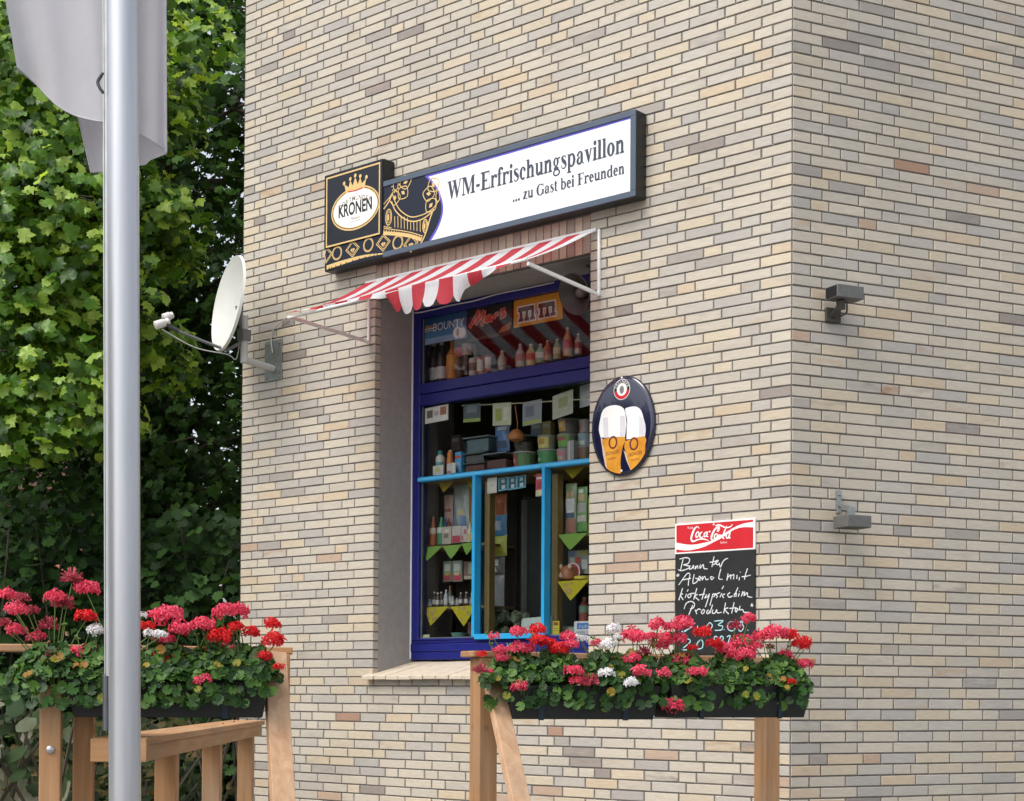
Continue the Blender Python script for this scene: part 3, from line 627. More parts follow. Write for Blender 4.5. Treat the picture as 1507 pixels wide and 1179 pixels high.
# ================================================================== striped awning
AWD = -.72; ax0, az0 = WL(423,465,AWD); ax1, az1 = WL(775,378,AWD); azf = (az0+az1)/2
wx0, wx1, wz = -3.425, -1.385, 4.455
aw = wthing('awning','red and white striped window awning with scalloped edge on white arms','awning',(wx0+wx1)/2,0,4.06)
NS = 18; SUB = 6; RW = 7
M_AWR = pm('awning_red_cloth','#c8404c',.75,var=.1,scale=14,trans=.45); M_AWW = pm('awning_white_cloth','#e2e3e6',.75,var=.07,scale=14,trans=.45)
b = MB()
def aw_pt(u, v):                                        # u along, v from the wall (0) to the front bar (1)
    x = wx0+(wx1-wx0)*u; xf = ax0+(ax1-ax0)*u
    sag = -.035*math.sin(math.pi*v)*(1-.3*math.cos(2*math.pi*u)) - .012*math.sin(math.pi*u*3+1)*math.sin(math.pi*v)
    return (x+(xf-x)*v, -.012+(AWD+.012)*v, wz+(azf-wz)*v+sag)
for i in range(NS):
    b.mi = i % 2
    for s2 in range(SUB):
        u0 = (i+s2/SUB)/NS; u1 = (i+(s2+1)/SUB)/NS
        for r in range(RW):
            b.add([aw_pt(u0,r/RW),aw_pt(u0,(r+1)/RW),aw_pt(u1,(r+1)/RW),aw_pt(u1,r/RW)],[(0,1,2,3)])
b.build('canopy',[M_AWR,M_AWW],aw,smooth=True)
def drop(u):
    pts = [(0,.0),(.10,.015),(.36,.03),(.45,.045),(.48,.14),(.52,.165),(.74,.165),(.755,.09),(.82,.055),(.9,.03),(1,.0)]
    for (a,p),(c_,q) in zip(pts,pts[1:]):
        if u <= c_: return p+(q-p)*(u-a)/(c_-a)
    return 0
b = MB()
for i in range(NS):
    b.mi = i % 2
    for s2 in range(SUB):
        row = []
        for e in (0,1):
            t = (s2+e)/SUB; u = (i+t)/NS; x,yy,z = aw_pt(u,1); d = drop(u); sc = d-(.045 if d > .12 else .004)*(1-math.sqrt(max(0,1-(2*t-1)**2)))
            curl = .03*math.sin(u*22)
            row.append([(x,yy-.004-curl*k/4*(k/4),z-sc*k/4) for k in range(5)])
        for k in range(4): b.add([row[0][k],row[0][k+1],row[1][k+1],row[1][k]],[(0,1,2,3)])
b.build('valance',[M_AWR,M_AWW],aw,smooth=True)
b = MB(); b.tube([(ax0,AWD+.006,az0-.012),(ax1,AWD+.006,az1-.012)],.010,8); b.build('front_bar',M_WHITE,aw,smooth=40)
lx, lz_ = WL(541,503,-.02); rx, rz_ = WL(880,433,-.02)
for x, zl, xf in ((lx,lz_,ax0),(rx,rz_,ax1)):
    b = MB(); b.bar((x,-.022,zl),(xf,AWD+.01,azf-.02),.016,.022); b.build('arm',M_WHITE,aw,bevel=.002)
    b = MB(); b.box(x-.0085,x+.0085,-.018,-.0015,zl-.01,wz); b.tube([(x,-.03,zl),(x,-.02,zl)],.016,10); b.build('wall_rail',M_WHITE,aw,bevel=.002)
b = MB(); b.box(wx0,wx1,-.014,-.0015,wz-.012,wz+.012); b.build('head_rail',M_WHITE,aw)

# ================================================================== satellite dish
pxx, pzz = WL(403,531,0)
ds = wthing('satellite_dish','off white satellite dish on a bracket at the left end of the wall','satellite dish',pxx,0,pzz)
b = MB(); b.box(pxx-.095,pxx+.095,-.008,-.001,pzz-.15,pzz+.15)
for i in (-1,1):
    for j in (-1,1): b.tube([(pxx+.072*i,-.02,pzz+.125*j),(pxx+.072*i,-.008,pzz+.125*j)],.010,6)
b.build('wall_plate',M_GALV,ds,bevel=.002)
dm = .1
for k in range(60):
    if WL(360,528,-dm)[0] > pxx+.0: break
    dm += .01
mz0, mz1 = WL(360,531,-dm)[1], WL(360,465,-dm)[1]
b = MB(); b.tube([(pxx,-.008,WL(405,543,0)[1]),(pxx,-dm,mz0+.01)],.026,14); b.tube([(pxx,-dm,mz0-.015),(pxx,-dm,mz1)],.028,14); b.build('mast',M_GREYP,ds,smooth=40)
# dish proper, in world axes then turned into wall axes
def to_wall(P): 
    X,Y_ = P[0]-AX, P[1]-AY; return Vector((X*math.cos(PHL)+Y_*math.sin(PHL), -X*math.sin(PHL)+Y_*math.cos(PHL), P[2]))
mastw = world(pxx,-dm,(mz0+mz1)/2); YD = mastw.y-.05
cen = PX(334,446,YD); nrm = Vector((-.87,-.47,.14)).normalized(); upv = (Vector((0,0,1))-nrm*nrm.z).normalized(); sid = upv.cross(nrm)
rr = 69*YD/FPX; b = MB(); bs = MB(); rings = 9; nseg = 40; vs = []; 
for r in range(rings+1):
    for k in range(nseg):
        t = 2*math.pi*k/nseg; q = r/rings; p = cen+upv*(rr*1.03*q*math.sin(t))+sid*(rr*.95*q*math.cos(t))-nrm*(.075*(1-q*q)); vs.append(to_wall(p))
fs = [(r*nseg+k,r*nseg+(k+1)%nseg,(r+1)*nseg+(k+1)%nseg,(r+1)*nseg+k) for r in range(1,rings) for k in range(nseg)]+[tuple(nseg+k for k in range(nseg-1,-1,-1))]
b.add(vs,fs); n0 = len(b.v); vs2 = [to_wall(p) for p in []]
for r in range(rings,0,-1):                              # back shell and rolled rim
    for k in range(nseg):
        t = 2*math.pi*k/nseg; q = r/rings; off_ = .02 if r==rings else .008; g_ = 1.02 if r==rings else 1
        p = cen+upv*(rr*1.03*q*g_*math.sin(t))+sid*(rr*.95*q*g_*math.cos(t))-nrm*(.075*(1-q*q)+off_); vs2.append(to_wall(p))
b.add(vs2,[(i*nseg+k,i*nseg+(k+1)%nseg,(i+1)*nseg+(k+1)%nseg,(i+1)*nseg+k) for i in range(rings-1) for k in range(nseg)])
a0 = rings*nseg
b.f += [(a0+k,a0+(k+1)%nseg,n0+(k+1)%nseg,n0+k) for k in range(nseg)]; b.m += [0]*nseg
b.build('reflector',pm('cream_dish_enamel','#cfd0ca',.45,var=.04,scale=6),ds,smooth=50)
foot_ = to_wall(cen-upv*rr*1.0-nrm*.05); lnb = to_wall(PX(238,476,YD-.22)); lnb2 = to_wall(PX(247,466,YD-.16)); elbow = to_wall(PX(262,487,YD-.17))
b = MB(); b.tube([to_wall(mastw-Vector((0,0,.02))), foot_, (foot_+elbow)/2+Vector((0,0,-.004)), elbow],[.014,.013,.011,.011],8); b.box(pxx-.034,pxx+.034,-dm-.04,-dm+.034,(mz0+mz1)/2-.02,(mz0+mz1)/2+.06); b.tube([to_wall(cen-nrm*.085),to_wall(mastw)],.022,8); b.build('feed_arm',pm('arm_grey','#6a6a6c',.5),ds,smooth=40)
b = MB(); b.tube([elbow,(elbow+lnb)/2,lnb+Vector((.0,0,.03))],.017,8); b.build('arm_sleeve',M_DKPL,ds,smooth=40)
dirn = (to_wall(cen)-lnb).normalized()
for p, l_ in ((lnb,.05),(lnb2,.035)):
    b = MB(); b.tube([p-dirn*l_*1.1,p-dirn*l_,p+dirn*l_*.4,p+dirn*l_*.6,p+dirn*l_,p+dirn*l_*1.15],[.016,.030,.030,.022,.026,.02],12); b.build('feed_horn',pm('white_lnb_plastic','#cfcdc9',.5),ds,smooth=40)
b = MB(); b.tube(smooth_path([tuple(lnb+Vector((0,0,-.04))),tuple((lnb+foot_)/2+Vector((0,0,-.075))),tuple(foot_+Vector((0,0,-.03))),(pxx-.05,-dm-.03,mz0+.02),(pxx,-dm-.032,(mz0+mz1)/2+.05)],6),.0045,6)
b.tube(smooth_path([(pxx+.02,-.03,pzz+.05),tuple((*WL(399,500,-.015)[:1],-.015,WL(399,500,-.015)[1])),tuple((*WL(403,484,-.012)[:1],-.012,WL(403,484,-.012)[1])),tuple((*WL(424,466,-.02)[:1],-.02,WL(424,466,-.02)[1]))],6),.0047,6)
b.build('cable',M_GREYP,ds,smooth=True)

# ================================================================== small wall fittings
def spot(px,py,flip,label):
    x,z = WR(px,py,-.10); t = wthing('wall_spotlight',label,'wall light',x,0,z,'box spotlights on the right wall',ph=PHR); m = M = pm('weathered_grey_metal','#6a6a68',.55,metal=.3,var=.15,scale=30)
    b = MB(); L = .085
    if not flip:
        b.box(x-.085,x+.095,-.17,-.055,z-.036,z+.036); b.build('housing',M,t,bevel=.004)
        b = MB(); b.add([(x-.0875,-.162,z-.029),(x-.0875,-.063,z-.029),(x-.0875,-.063,z+.029),(x-.0875,-.162,z+.029)],[(0,3,2,1)]); b.build('lens',M_BLACK,t)
        b = MB(); b.tube([(x-.02,-.11,z-.036),(x-.01,-.10,z-.09)],.026,10); b.tube([(x-.02,-.10,z-.075),(x-.005,-.02,z-.105)],.020,10); b.box(x-.05,x+.05,-.02,-.001,z-.14,z-.06); b.build('bracket',pm('bracket_dark_metal','#4a4742',.6,metal=.3),t,bevel=.003); MB().tube(smooth_path([(x+.05,-.07,z-.03),(x+.065,-.05,z-.085),(x+.05,-.012,z-.10),(x+.045,.004,z-.105)],4),.005,6).build('cable',M_DKPL,t,smooth=True)
    else:
        b.box(x-.075,x+.085,-.19,-.05,z-.034,z+.034); b.build('housing',M,t,bevel=.004)
        b = MB(); b.add([(x-.07,-.18,z-.0345),(x+.08,-.18,z-.0345),(x+.08,-.06,z-.0345),(x-.07,-.06,z-.0345)],[(0,3,2,1)]); b.build('lens',M_BLACK,t)
        b = MB(); b.box(x-.02,x+.02,-.13,-.10,z+.034,z+.085); b.bar((x-.008,-.115,z+.08),(x-.010,-.02,z+.11),.02,.02); b.box(x-.022,x+.004,-.022,-.001,z+.06,z+.19); b.tube([(x-.008,-.03,z+.10),(x-.008,-.02,z+.10)],.010,8); b.tube([(x-.008,-.03,z+.165),(x-.008,-.02,z+.165)],.008,8); b.build('bracket',M_GALV,t,bevel=.002)
spot(1240,433,False,'grey box spotlight facing sideways, upper one on the right wall')
spot(1250,769,True,'grey box spotlight hanging below a bright metal arm, lower one on the right wall')

# ------------------------------------------------------------------ oval enamel beer sign
ox, oz = -1.166, 3.222; OA, OB = .238, .304
ov = wthing('oval_sign','oval navy enamel sign showing two tall glasses of wheat beer','beer sign',ox,0,oz-.3)
b = MB(); nseg = 64; prof = [(1.,-.004),(1.,-.012),(.985,-.018),(.95,-.023),(.88,-.026)]; vs = []
for q,yy in prof:
    for k in range(nseg):
        t = 2*math.pi*k/nseg; vs.append((ox+OA*q*math.cos(t),yy,oz+OB*q*math.sin(t)))
b.add(vs,[(i*nseg+k,i*nseg+(k+1)%nseg,(i+1)*nseg+(k+1)%nseg,(i+1)*nseg+k) for i in range(len(prof)-1) for k in range(nseg)]+[tuple((len(prof)-1)*nseg+k for k in range(nseg))])
b.build('plate',pm('deep_blue_enamel','#1b1d3a',.14,var=.08,scale=3,coat=.6),ov,smooth=60)
b = MB(); b.ring(ox,oz,OA*.995,OB*.995,.010,-.0185); b.build('rim_line',M_BLACK,ov)
def t3(x,y): return WL(860+x/6.936, 540+y/6.936, -.0275)
def clip_o(P): 
    out = []
    for x,z in P:
        q = math.hypot((x-ox)/(OA*.95),(z-oz)/(OB*.95)); out.append((ox+(x-ox)/q,oz+(z-oz)/q) if q > 1 else (x,z))
    return out
gl = [[(165,720),(147,640),(160,540),(185,450),(235,405),(320,390),(385,412),(410,450),(428,560),(425,640),(412,720)], [(430,740),(432,640),(436,540),(415,440),(440,415),(520,405),(575,440),(605,530),(625,620),(618,710)]]
be = [[(188,735),(412,716),(395,800),(375,900),(368,990),(372,1110),(300,1095),(235,1050),(218,950),(200,830)], [(415,760),(617,708),(622,800),(620,880),(622,960),(560,1050),(490,1085),(450,980),(425,880)]]
M_PALEGL = pm('pale_glass_print','#cdb8ae',.3); M_FSH = pm('foam_shade_print','#d2d0d6',.4); M_BEER = pm('amber_beer_print','#d98a28',.25,var=.25,scale=9,col2='#e8a93c'); M_MAROON = pm('maroon_print','#6b2a22',.4)
edges_ = [[(165,720),(188,735),(200,830),(218,950),(235,1050),(215,1020),(190,900)],[(400,850),(425,880),(450,980),(490,1085),(478,1085),(430,960)]]
shade_ = [[[(190,520),(200,725),(245,722),(240,515)],[(365,500),(410,500),(425,640),(412,716),(362,720)]],[[(560,500),(598,520),(624,620),(617,708),(552,722)]]]
for i,(cx_,cy_,lx_,ly_) in enumerate(((292,772,285,880),(505,785,518,890))):
    g_ = MB().flat(clip_o([t3(*p) for p in smooth_path(gl[i],3)]),-.0268).build('glass_print',M_WHITEP,ov); OFF[g_.name] = OFF[ov.name]
    MB().flat(clip_o([t3(*p) for p in smooth_path(be[i],2,True)]),-.0272).build('beer',M_BEER,g_)
    MB().flat(clip_o([t3(*p) for p in edges_[i]]),-.0270).build('glass_edge',M_PALEGL,g_)
    for S_ in shade_[i]: MB().flat([t3(*p) for p in S_],-.0271).build('foam_shading',M_FSH,g_)
    tx = MB(); q = t3(cx_,cy_); tx.ring(q[0],q[1],.034,.040,.012,-.0276); p = t3(lx_,ly_+12); put_text(tx,'ERDINGER',p[0],-.0276,p[1],.030,slope=.10,width=.102); put_text(tx,'Weißbräu',p[0],-.0276,p[1]-.030,.016,slope=.1); tx.build('lettering',M_MAROON,g_)
q = t3(382,230); e = MB(); e.disc(q[0],q[1],.062,.063,-.0270); e.build('emblem_disc',M_WHITEP,ov)
e = MB(); e.ring(q[0],q[1],.058,.059,.020,-.0273); e.build('emblem_band',M_BLACK,ov)
e = MB(); e.add([(q[0]+(.058-.02*j)*math.cos(R(a)),-.0276,q[1]+(.059-.02*j)*math.sin(R(a))) for a in range(190,355,8) for j in (0,1)],[(2*i,2*i+1,2*i+3,2*i+2) for i in range(20)]); e.build('emblem_red',M_RED,ov)
e = MB(); arc_text(e,'ERDINGER',q[0],q[1],.042,160,20,-.0277,.020,bold=.0003); e.build('emblem_lettering',M_WHITEP,ov)
e = MB(); e.disc(q[0],q[1]-.002,.016,.024,-.0275); e.build('emblem_figure',pm('grey_print','#77767a',.4),ov)
for z in (oz+OB*.955, oz-OB*.90): MB().lathe((ox,-.026,z),[(.007,0),(.007,.004),(.003,.006)],10,Matrix.Rotation(R(90),4,'X')).build('screw',M_WHITEP,ov)

# ------------------------------------------------------------------ chalkboard
CX0,CX1,CZ0,CZ1,CZM = -.776,-.228,1.838,2.602,2.424
cb = wthing('chalkboard','chalkboard with red header and handwritten German text on the brick wall','chalkboard',(CX0+CX1)/2,0,CZ0)
b = MB(); b.box(CX0,CX1,-.016,-.001,CZ0,CZM-.001); b.build('board',M_CHALKB,cb,bevel=.002)
b = MB(); b.box(CX0-.002,CX1+.002,-.017,-.001,CZM,CZ1); b.build('header',M_WHITEP,cb,bevel=.002)
b = MB(); b.flat([(CX0+.009,CZM+.009),(CX1-.009,CZM+.009),(CX1-.009,CZ1-.009),(CX0+.009,CZ1-.009)],-.0174); b.build('header_red',M_RED,cb)
def t4(x,y): return WL(985+x/9.43, 755+y/9.43, -.0178)
b = MB()
top = smooth_path([(96,410),(220,435),(340,440),(480,415),(600,380),(680,330),(800,262),(900,200),(1020,150),(1168,122)],4); bot = smooth_path([(96,505),(220,520),(340,508),(480,470),(600,412),(680,372),(800,300),(900,232),(1020,198),(1168,200)],4)
for i in range(len(top)-1):
    b.flat([t4(*top[i]),t4(*bot[i]),t4(*bot[i+1]),t4(*top[i+1])],-.0178)
b.build('header_wave',M_WHITEP,cb)
def script(mb, strokes, f, y, wd, n=5):
    for k, st in enumerate(strokes):
        P = [f(p[0],p[1]) for p in st]; W = [wd*(p[2] if len(p)>2 else 1) for p in st]; mb.ribbon(P,W,y-k*4e-5,n,dy=6e-6)
coca = [[(415,215,1.),(395,190,1),(355,215,2),(320,290,2.6),(305,360,2.4),(330,395,2),(400,370,1.5),(470,360,1.6),(550,385,.6)],
        [(400,255,1.2),(372,290,1.6),(370,335,1.6),(395,330,1.5),(412,290,1.4),(400,255,1.2)],[(460,262,1.2),(430,285,1.6),(425,330,1.6),(450,340,1.2),(470,325,.8)],
        [(525,262,1.2),(490,285,1.6),(485,325,1.6),(510,320,1.4),(530,265,1.6),(522,320,1.6),(545,330,.8)],[(548,262,1.6),(572,256,1.6)],
        [(700,225,1.),(690,190,1.2),(640,220,2.),(600,290,2.4),(585,350,2.2),(610,380,1.8),(680,340,1.)],[(680,205,1.),(690,245,1.2),(665,250,1.),(680,205,1.)],
        [(655,285,1.2),(630,310,1.6),(628,350,1.6),(655,345,1.4),(668,305,1.4),(655,285,1.2)],[(700,300,1.2),(678,325,1.6),(680,360,1.6),(705,350,1.4),(712,315,1.4),(700,300,1.2)],
        [(640,180,1.4),(690,165,1.6),(740,185,1.6),(790,205,1.4),(850,190,1.2),(880,155,.8)],[(800,180,1.),(765,260,1.8),(745,340,1.8),(765,360,1)],
        [(830,265,1.2),(795,300,1.6),(795,345,1.6),(820,340,1.4),(845,270,1.6),(830,345,1.6),(855,340,.8)],[(612,150,2.2),(622,165,2.4)]]
b = MB(); script(b,coca,t4,-.0184,.0052); put_text(b,'Trink',t4(293,225)[0],-.0184,t4(293,222)[1],.020,slope=0); put_text(b,'Sofort',t4(755,425)[0],-.0184,t4(755,422)[1],.018); b.build('header_lettering',M_WHITEP,cb)
def t5(x,y): return WL(985+x/10.72, 860+y/10.72, -.0168)
rows1 = [[(140,640,.8),(230,620),(280,640),(260,700),(195,720)],[(195,720),(280,740),(260,770),(170,800),(120,785,.6)],[(190,640),(155,790)],
         [(290,730),(275,775),(310,770),(335,725),(330,775)],[(365,735),(355,780),(390,730),(395,775,.7)],[(430,715),(425,770),(470,715),(480,770),(530,775,.7)],
         [(620,605),(600,700),(590,750)],[(560,685),(650,670)],[(610,720),(650,690),(680,660),(650,665),(655,715),(700,710)],[(690,690),(710,750),(740,680),(780,640),(815,630,.7)],
         [(120,845),(100,880)],[(135,850),(118,885)],
         [(130,1000,.8),(200,900),(250,840),(285,850),(270,930),(262,1010)],[(180,930),(300,905)],
         [(345,850),(325,970),(370,965),(400,920),(360,905)],[(400,930),(440,905),(420,880),(405,920),(430,940)],[(460,880),(455,930),(490,880),(510,925),(545,915)],[(600,885),(570,890),(590,925),(620,890)],[(715,775),(690,870),(690,915),(740,920,.6)],
         [(815,840),(800,935)],[(808,900),(850,860),(850,920)],[(850,880),(895,855),(890,920)],[(940,860),(935,915)],[(990,820),(985,825)],[(975,890),(968,935)],[(1085,770),(1050,880),(1045,925)],[(1005,885),(1060,880),(1130,862,.7)]]
rows2 = [[(210,60),(150,250)],[(215,150),(175,170),(220,245)],[(300,80),(280,115)],[(270,150),(250,215)],[(330,150),(290,175),(310,215),(345,180),(330,150),(400,140)],[(435,60),(385,240)],[(450,160),(400,185),(470,255)],
         [(565,65),(515,240)],[(470,170),(560,150)],[(590,160),(560,215),(610,190),(635,150),(590,300),(570,360)],[(690,150),(640,335)],[(680,160),(730,150),(700,200)],[(800,130),(740,160),(760,190),(740,215)],[(860,25),(830,75)],[(830,140),(800,205)],[(880,150),(840,175),(860,215)],[(960,130),(920,165),(950,205),(1000,180)],[(1085,50),(1020,200)],[(1020,160),(1060,140),(1050,200)],[(1110,110),(1105,115)],[(1105,140),(1090,195)],[(1160,110),(1140,190)],[(1150,150),(1190,120),(1180,180),(1230,130),(1240,190),(1310,205,.6)],
         [(235,390,.8),(270,300),(350,270),(400,310),(380,370),(330,390)],[(370,330),(310,480)],[(410,400),(435,470)],[(420,430),(460,390),(500,400)],[(540,395),(505,440),(530,465),(560,420),(540,395)],[(620,400),(590,440),(610,465),(640,420)],[(685,320),(640,460)],[(690,400),(680,450),(720,455),(750,400),(760,450),(830,440,.7)],[(890,290),(860,460)],[(930,370),(880,400),(940,470)],[(1025,285),(985,460)],[(950,380),(1060,370)],[(1040,430),(1090,400),(1060,380),(1040,420),(1070,440)],[(1120,340),(1110,400),(1160,400),(1180,440),(1265,440,.7)],[(1290,345),(1310,300)],[(1305,350),(1325,325)]]
b = MB(); script(b,rows1,lambda x,y: t4(x,y),-.0168,.0062,4); script(b,rows2,t5,-.0168,.0062,4); b.build('chalk_writing',M_CHALK,cb)
nums = [[(215,570),(300,555),(360,590),(340,680),(210,750)],[(190,745),(265,740)],[(450,650),(440,690)],[(640,600),(590,660),(600,710),(640,715),(680,650),(640,600)],[(710,580),(850,575),(770,640),(840,660),(820,720),(720,725)],[(862,710),(870,716)],[(1040,600),(960,590),(920,650),(940,720),(1010,730),(1050,660),(1040,600)],[(1180,580),(1120,590),(1160,640),(1170,690),(1130,740),(1095,710),(1130,640),(1180,580)],[(1235,720),(1245,728)],
        [(215,890),(290,860),(330,910),(200,1030),(320,1025)],[(500,870),(440,930),(450,1015),(520,1000),(530,910),(500,870)],[(730,815),(705,850),(730,890),(770,850),(730,815)],[(820,815),(800,850),(830,890),(855,840),(820,815)],[(720,905),(860,900)],[(910,830),(960,810),(930,920),(940,950)],[(1040,850),(970,965)],[(1030,860),(1020,960)]]
b = MB(); script(b,nums,t5,-.0168,.0062,4); b.build('chalk_numbers',M_CHALKB2,cb)

# ------------------------------------------------------------------ loudspeaker under the lintel
hx, hz = WL(836,438,.12)
hp = wthing('horn_loudspeaker','black horn loudspeaker under the lintel at the top right of the window','loudspeaker',hx,.12,hz)
ax_ = Vector((-.08,-.93,-.32)).normalized(); Mh = ax_.to_track_quat('Z','X').to_matrix().to_4x4()
b = MB(); b.lathe((hx+.10,.22,hz+.05),[(.03,-.12),(.05,-.11),(.05,-.03),(.03,.0),(.045,.05),(.075,.10),(.125,.15),(.132,.155),(.128,.158),(.118,.150),(.07,.10),(.03,.04)],28,Mh); b.build('horn',pm('black_horn_plastic','#3b3734',.5,var=.15),hp,smooth=50)
b = MB(); b.lathe((hx+.10,.22,hz+.05),[(.001,.06),(.034,.062),(.036,.09),(.026,.115),(.002,.125)],18,Mh); b.build('horn_plug',pm('brownish_plug','#6a605a',.55),hp,smooth=50)
b = MB(); b.bar((hx+.10,.22,hz+.09),(hx+.13,.24,SOF-.005),.03,.02,(1,0,0)); b.box(hx+.08,hx+.19,.20,.29,SOF-.016,SOF-.0025); b.build('mounting_bracket',M_DKPL,hp)
lc = MB(); pts = [WL(x,y,.32)+() for x,y in ((588,442),(600,456),(612,461),(640,456),(664,450),(700,443),(735,433),(780,424),(817,416))]
lc.tube(smooth_path([(x,.31,min(z,SOF-.012)) for x,z in pts],5),.0045,6)
wmesh(lc,'thin_cable',M_GREYP,'thin pale cable running along the top of the window below the lintel','cable',-2.5,.31,4.3,smooth=True)

# ================================================================== goods behind the glass
def bx(xl,yt,xr,yb,D):                                 # box in the photo -> centre x, base z, width, height, round width on plane D
    xc = (xl+xr)/2; x0,_ = WL(xl,yb,D); x1,_ = WL(xr,yb,D); xm, z0 = WL(xc,yb,D); _, z1 = WL(xc,yt,D)
    return xm, z0, x1-x0, z1-z0, (x1-x0)*.80
GP = {}
def gm(h, rough=.45, **k):
    h = '#'+''.join('%02x'%min(255,int(255*(int(h[i:i+2],16)/255)**.62)) for i in (1,3,5))
    key = (h,rough,tuple(sorted(k.items())))
    if key not in GP: GP[key] = pm('goods_'+h.strip('#')+('' if len(GP)<1 else '_%d'%len(GP)), h, rough, var=k.pop('var',.12), scale=k.pop('scale',25), **k)
    return GP[key]
M_CLEAR = glass_mat('clear_plastic',(.86,.89,.88),1.2,.08)
def bottle(px, D, body, cap, label, text, group=None, shape='slim', glassy=False, fill=None):
    x,z,w_,h,d = bx(*px,D); r = d/2; b = MB()
    pr = {'slim':[(.86,0),(1,.02),(1,.55),(.9,.64),(.42,.80),(.36,.90),(.36,.95)],
          'cone':[(.95,0),(1,.03),(1,.42),(.85,.56),(.4,.82),(.25,.93)],
          'round':[(.9,0),(1,.03),(1,.60),(.75,.72),(.4,.80),(.4,.92)],
          'flask':[(.9,0),(1,.04),(1,.72),(.8,.80),(.55,.83),(.55,.86)],
          'can':[(.86,0),(1,.06),(1,.90),(.84,.97),(.80,.985)]}[shape]
    b.lathe((x,D+r,z),[(a*r,q*h) for a,q in pr],16)
    o = wmesh(b,'drink_can' if shape=='can' else 'bottle',body,text,'can' if shape=='can' else 'bottle',x,D+r,z,group,smooth=40)
    if cap:
        c = MB(); t = pr[-1]; c.lathe((x,D+r,z),[(t[0]*r*1.12,t[1]*h-.02*h),(t[0]*r*1.12,h*.985),(t[0]*r*.9,h)],12); c.build('cap',cap,o,smooth=40)
    if label:
        m_, a, e = label; c = MB(); n = 10; vs = []
        for k in range(n+1):
            t = math.pi*(1.02+.96*k/n); vs += [(x+r*1.015*math.cos(t),D+r+r*1.015*math.sin(t),z+a*h),(x+r*1.015*math.cos(t),D+r+r*1.015*math.sin(t),z+e*h)]
        c.add(vs,[(2*k,2*k+2,2*k+3,2*k+1) for k in range(n)]); c.build('label',m_,o,smooth=True)
    return o
def pack(px, D, col, text, cat='packet', name='packet', deep=.05, prints=(), group=None, lean=0., bevel=.004):
    x,z,w_,h,d = bx(*px,D); b = MB(); b.box(x-w_/2,x+w_/2,D,D+deep,z,z+h)
    o = wmesh(b,name,col,text,cat,x,D,z,group,bevel=bevel)
    for i,(m_,u0,v0,u1,v1) in enumerate(prints):
        c = MB(); c.flat([(x-w_/2+u0*w_,z+v0*h),(x-w_/2+u1*w_,z+v0*h),(x-w_/2+u1*w_,z+v1*h),(x-w_/2+u0*w_,z+v1*h)],D-.0015-.0006*i); c.build('print',m_,o)
    return o
def bag(px, D, col, text, prints=(), group=None, cat='snack bag', name='snack_bag', puff=.35, hang=True):
    """a crimped, puffed-up bag"""
    x,z,w_,h,d = bx(*px,D); b = MB(); nx,nz = 8,12; sd = rnd.random()*9
    def p(u,v,s):
        k = (math.sin(math.pi*u)**.6)*(math.sin(math.pi*v)**.5) if 0<v<1 and 0<u<1 else 0
        wv = .006*math.sin(9*u+sd+5*v)*k
        pin = 1-.06*math.sin(math.pi*v)
        return (x-w_/2*pin+w_*u*pin, D+.03-s*(w_*puff*.5*k)+wv, z+h*v)
    for s in (1,-1):
        g = [p(i/nx,j/nz,s) for j in range(nz+1) for i in range(nx+1)]
        fs = [(j*(nx+1)+i,j*(nx+1)+i+1,(j+1)*(nx+1)+i+1,(j+1)*(nx+1)+i) for j in range(nz) for i in range(nx)]
        b.add(g, fs if s > 0 else [f[::-1] for f in fs])
    o = wmesh(b,name,col,text,cat,x,D,z,group,smooth=True)
    for i,(m_,u0,v0,u1,v1) in enumerate(prints):
        c = MB(); n = 5; vs = []
        for j in range(n+1):
            for q in range(n+1):
                P = p(u0+(u1-u0)*q/n, v0+(v1-v0)*j/n, 1); vs.append((P[0],P[1]-.002-.0008*i,P[2]))
        c.add(vs,[(j*(n+1)+q,j*(n+1)+q+1,(j+1)*(n+1)+q+1,(j+1)*(n+1)+q) for j in range(n) for q in range(n)]); c.build('print',m_,o,smooth=True)
    return o
def tub(px, D, col, lid, text, prints=(), group=None, taper=.86, fill=None):
    x,z,w_,h,d = bx(*px,D); r = d/2; b = MB(); b.lathe((x,D+r,z),[(r*taper,0),(r*(taper+.02),.004),(r*.98,h*.88),(r*.98,h*.90)],24)
    o = wmesh(b,'sweet_tub',col,text,'tub',x,D+r,z,group,smooth=40)
    c = MB(); c.lathe((x,D+r,z),[(r*1.03,h*.90),(r*1.05,h*.91),(r*1.05,h*.97),(r*.98,h),(r*.2,h*.99)],24); c.build('lid',lid,o,smooth=40)
    for i,(m_,a0,a1,v0,v1) in enumerate(prints):           # a printed band between two bearings (270 = straight at the glass)
        c = MB(); n = 10; vs = []
        for k in range(n+1):
            t = R(a0+(a1-a0)*k/n)
            for v in (v0,v1):
                q = r*(taper+(.98-taper)*v/.88)*1.02+.0008*i; vs.append((x+q*math.cos(t),D+r+q*math.sin(t),z+v*h))
        c.add(vs,[(2*k,2*k+2,2*k+3,2*k+1) for k in range(n)]); c.build('label',m_,o,smooth=True)
    if fill:
        c = MB(); c.lathe((x,D+r,z),[(r*taper*.95,.004),(r*.92,h*.55),(r*.5,h*.62),(r*.1,h*.64)],16); c.build('sweets',fill,o)
    return o
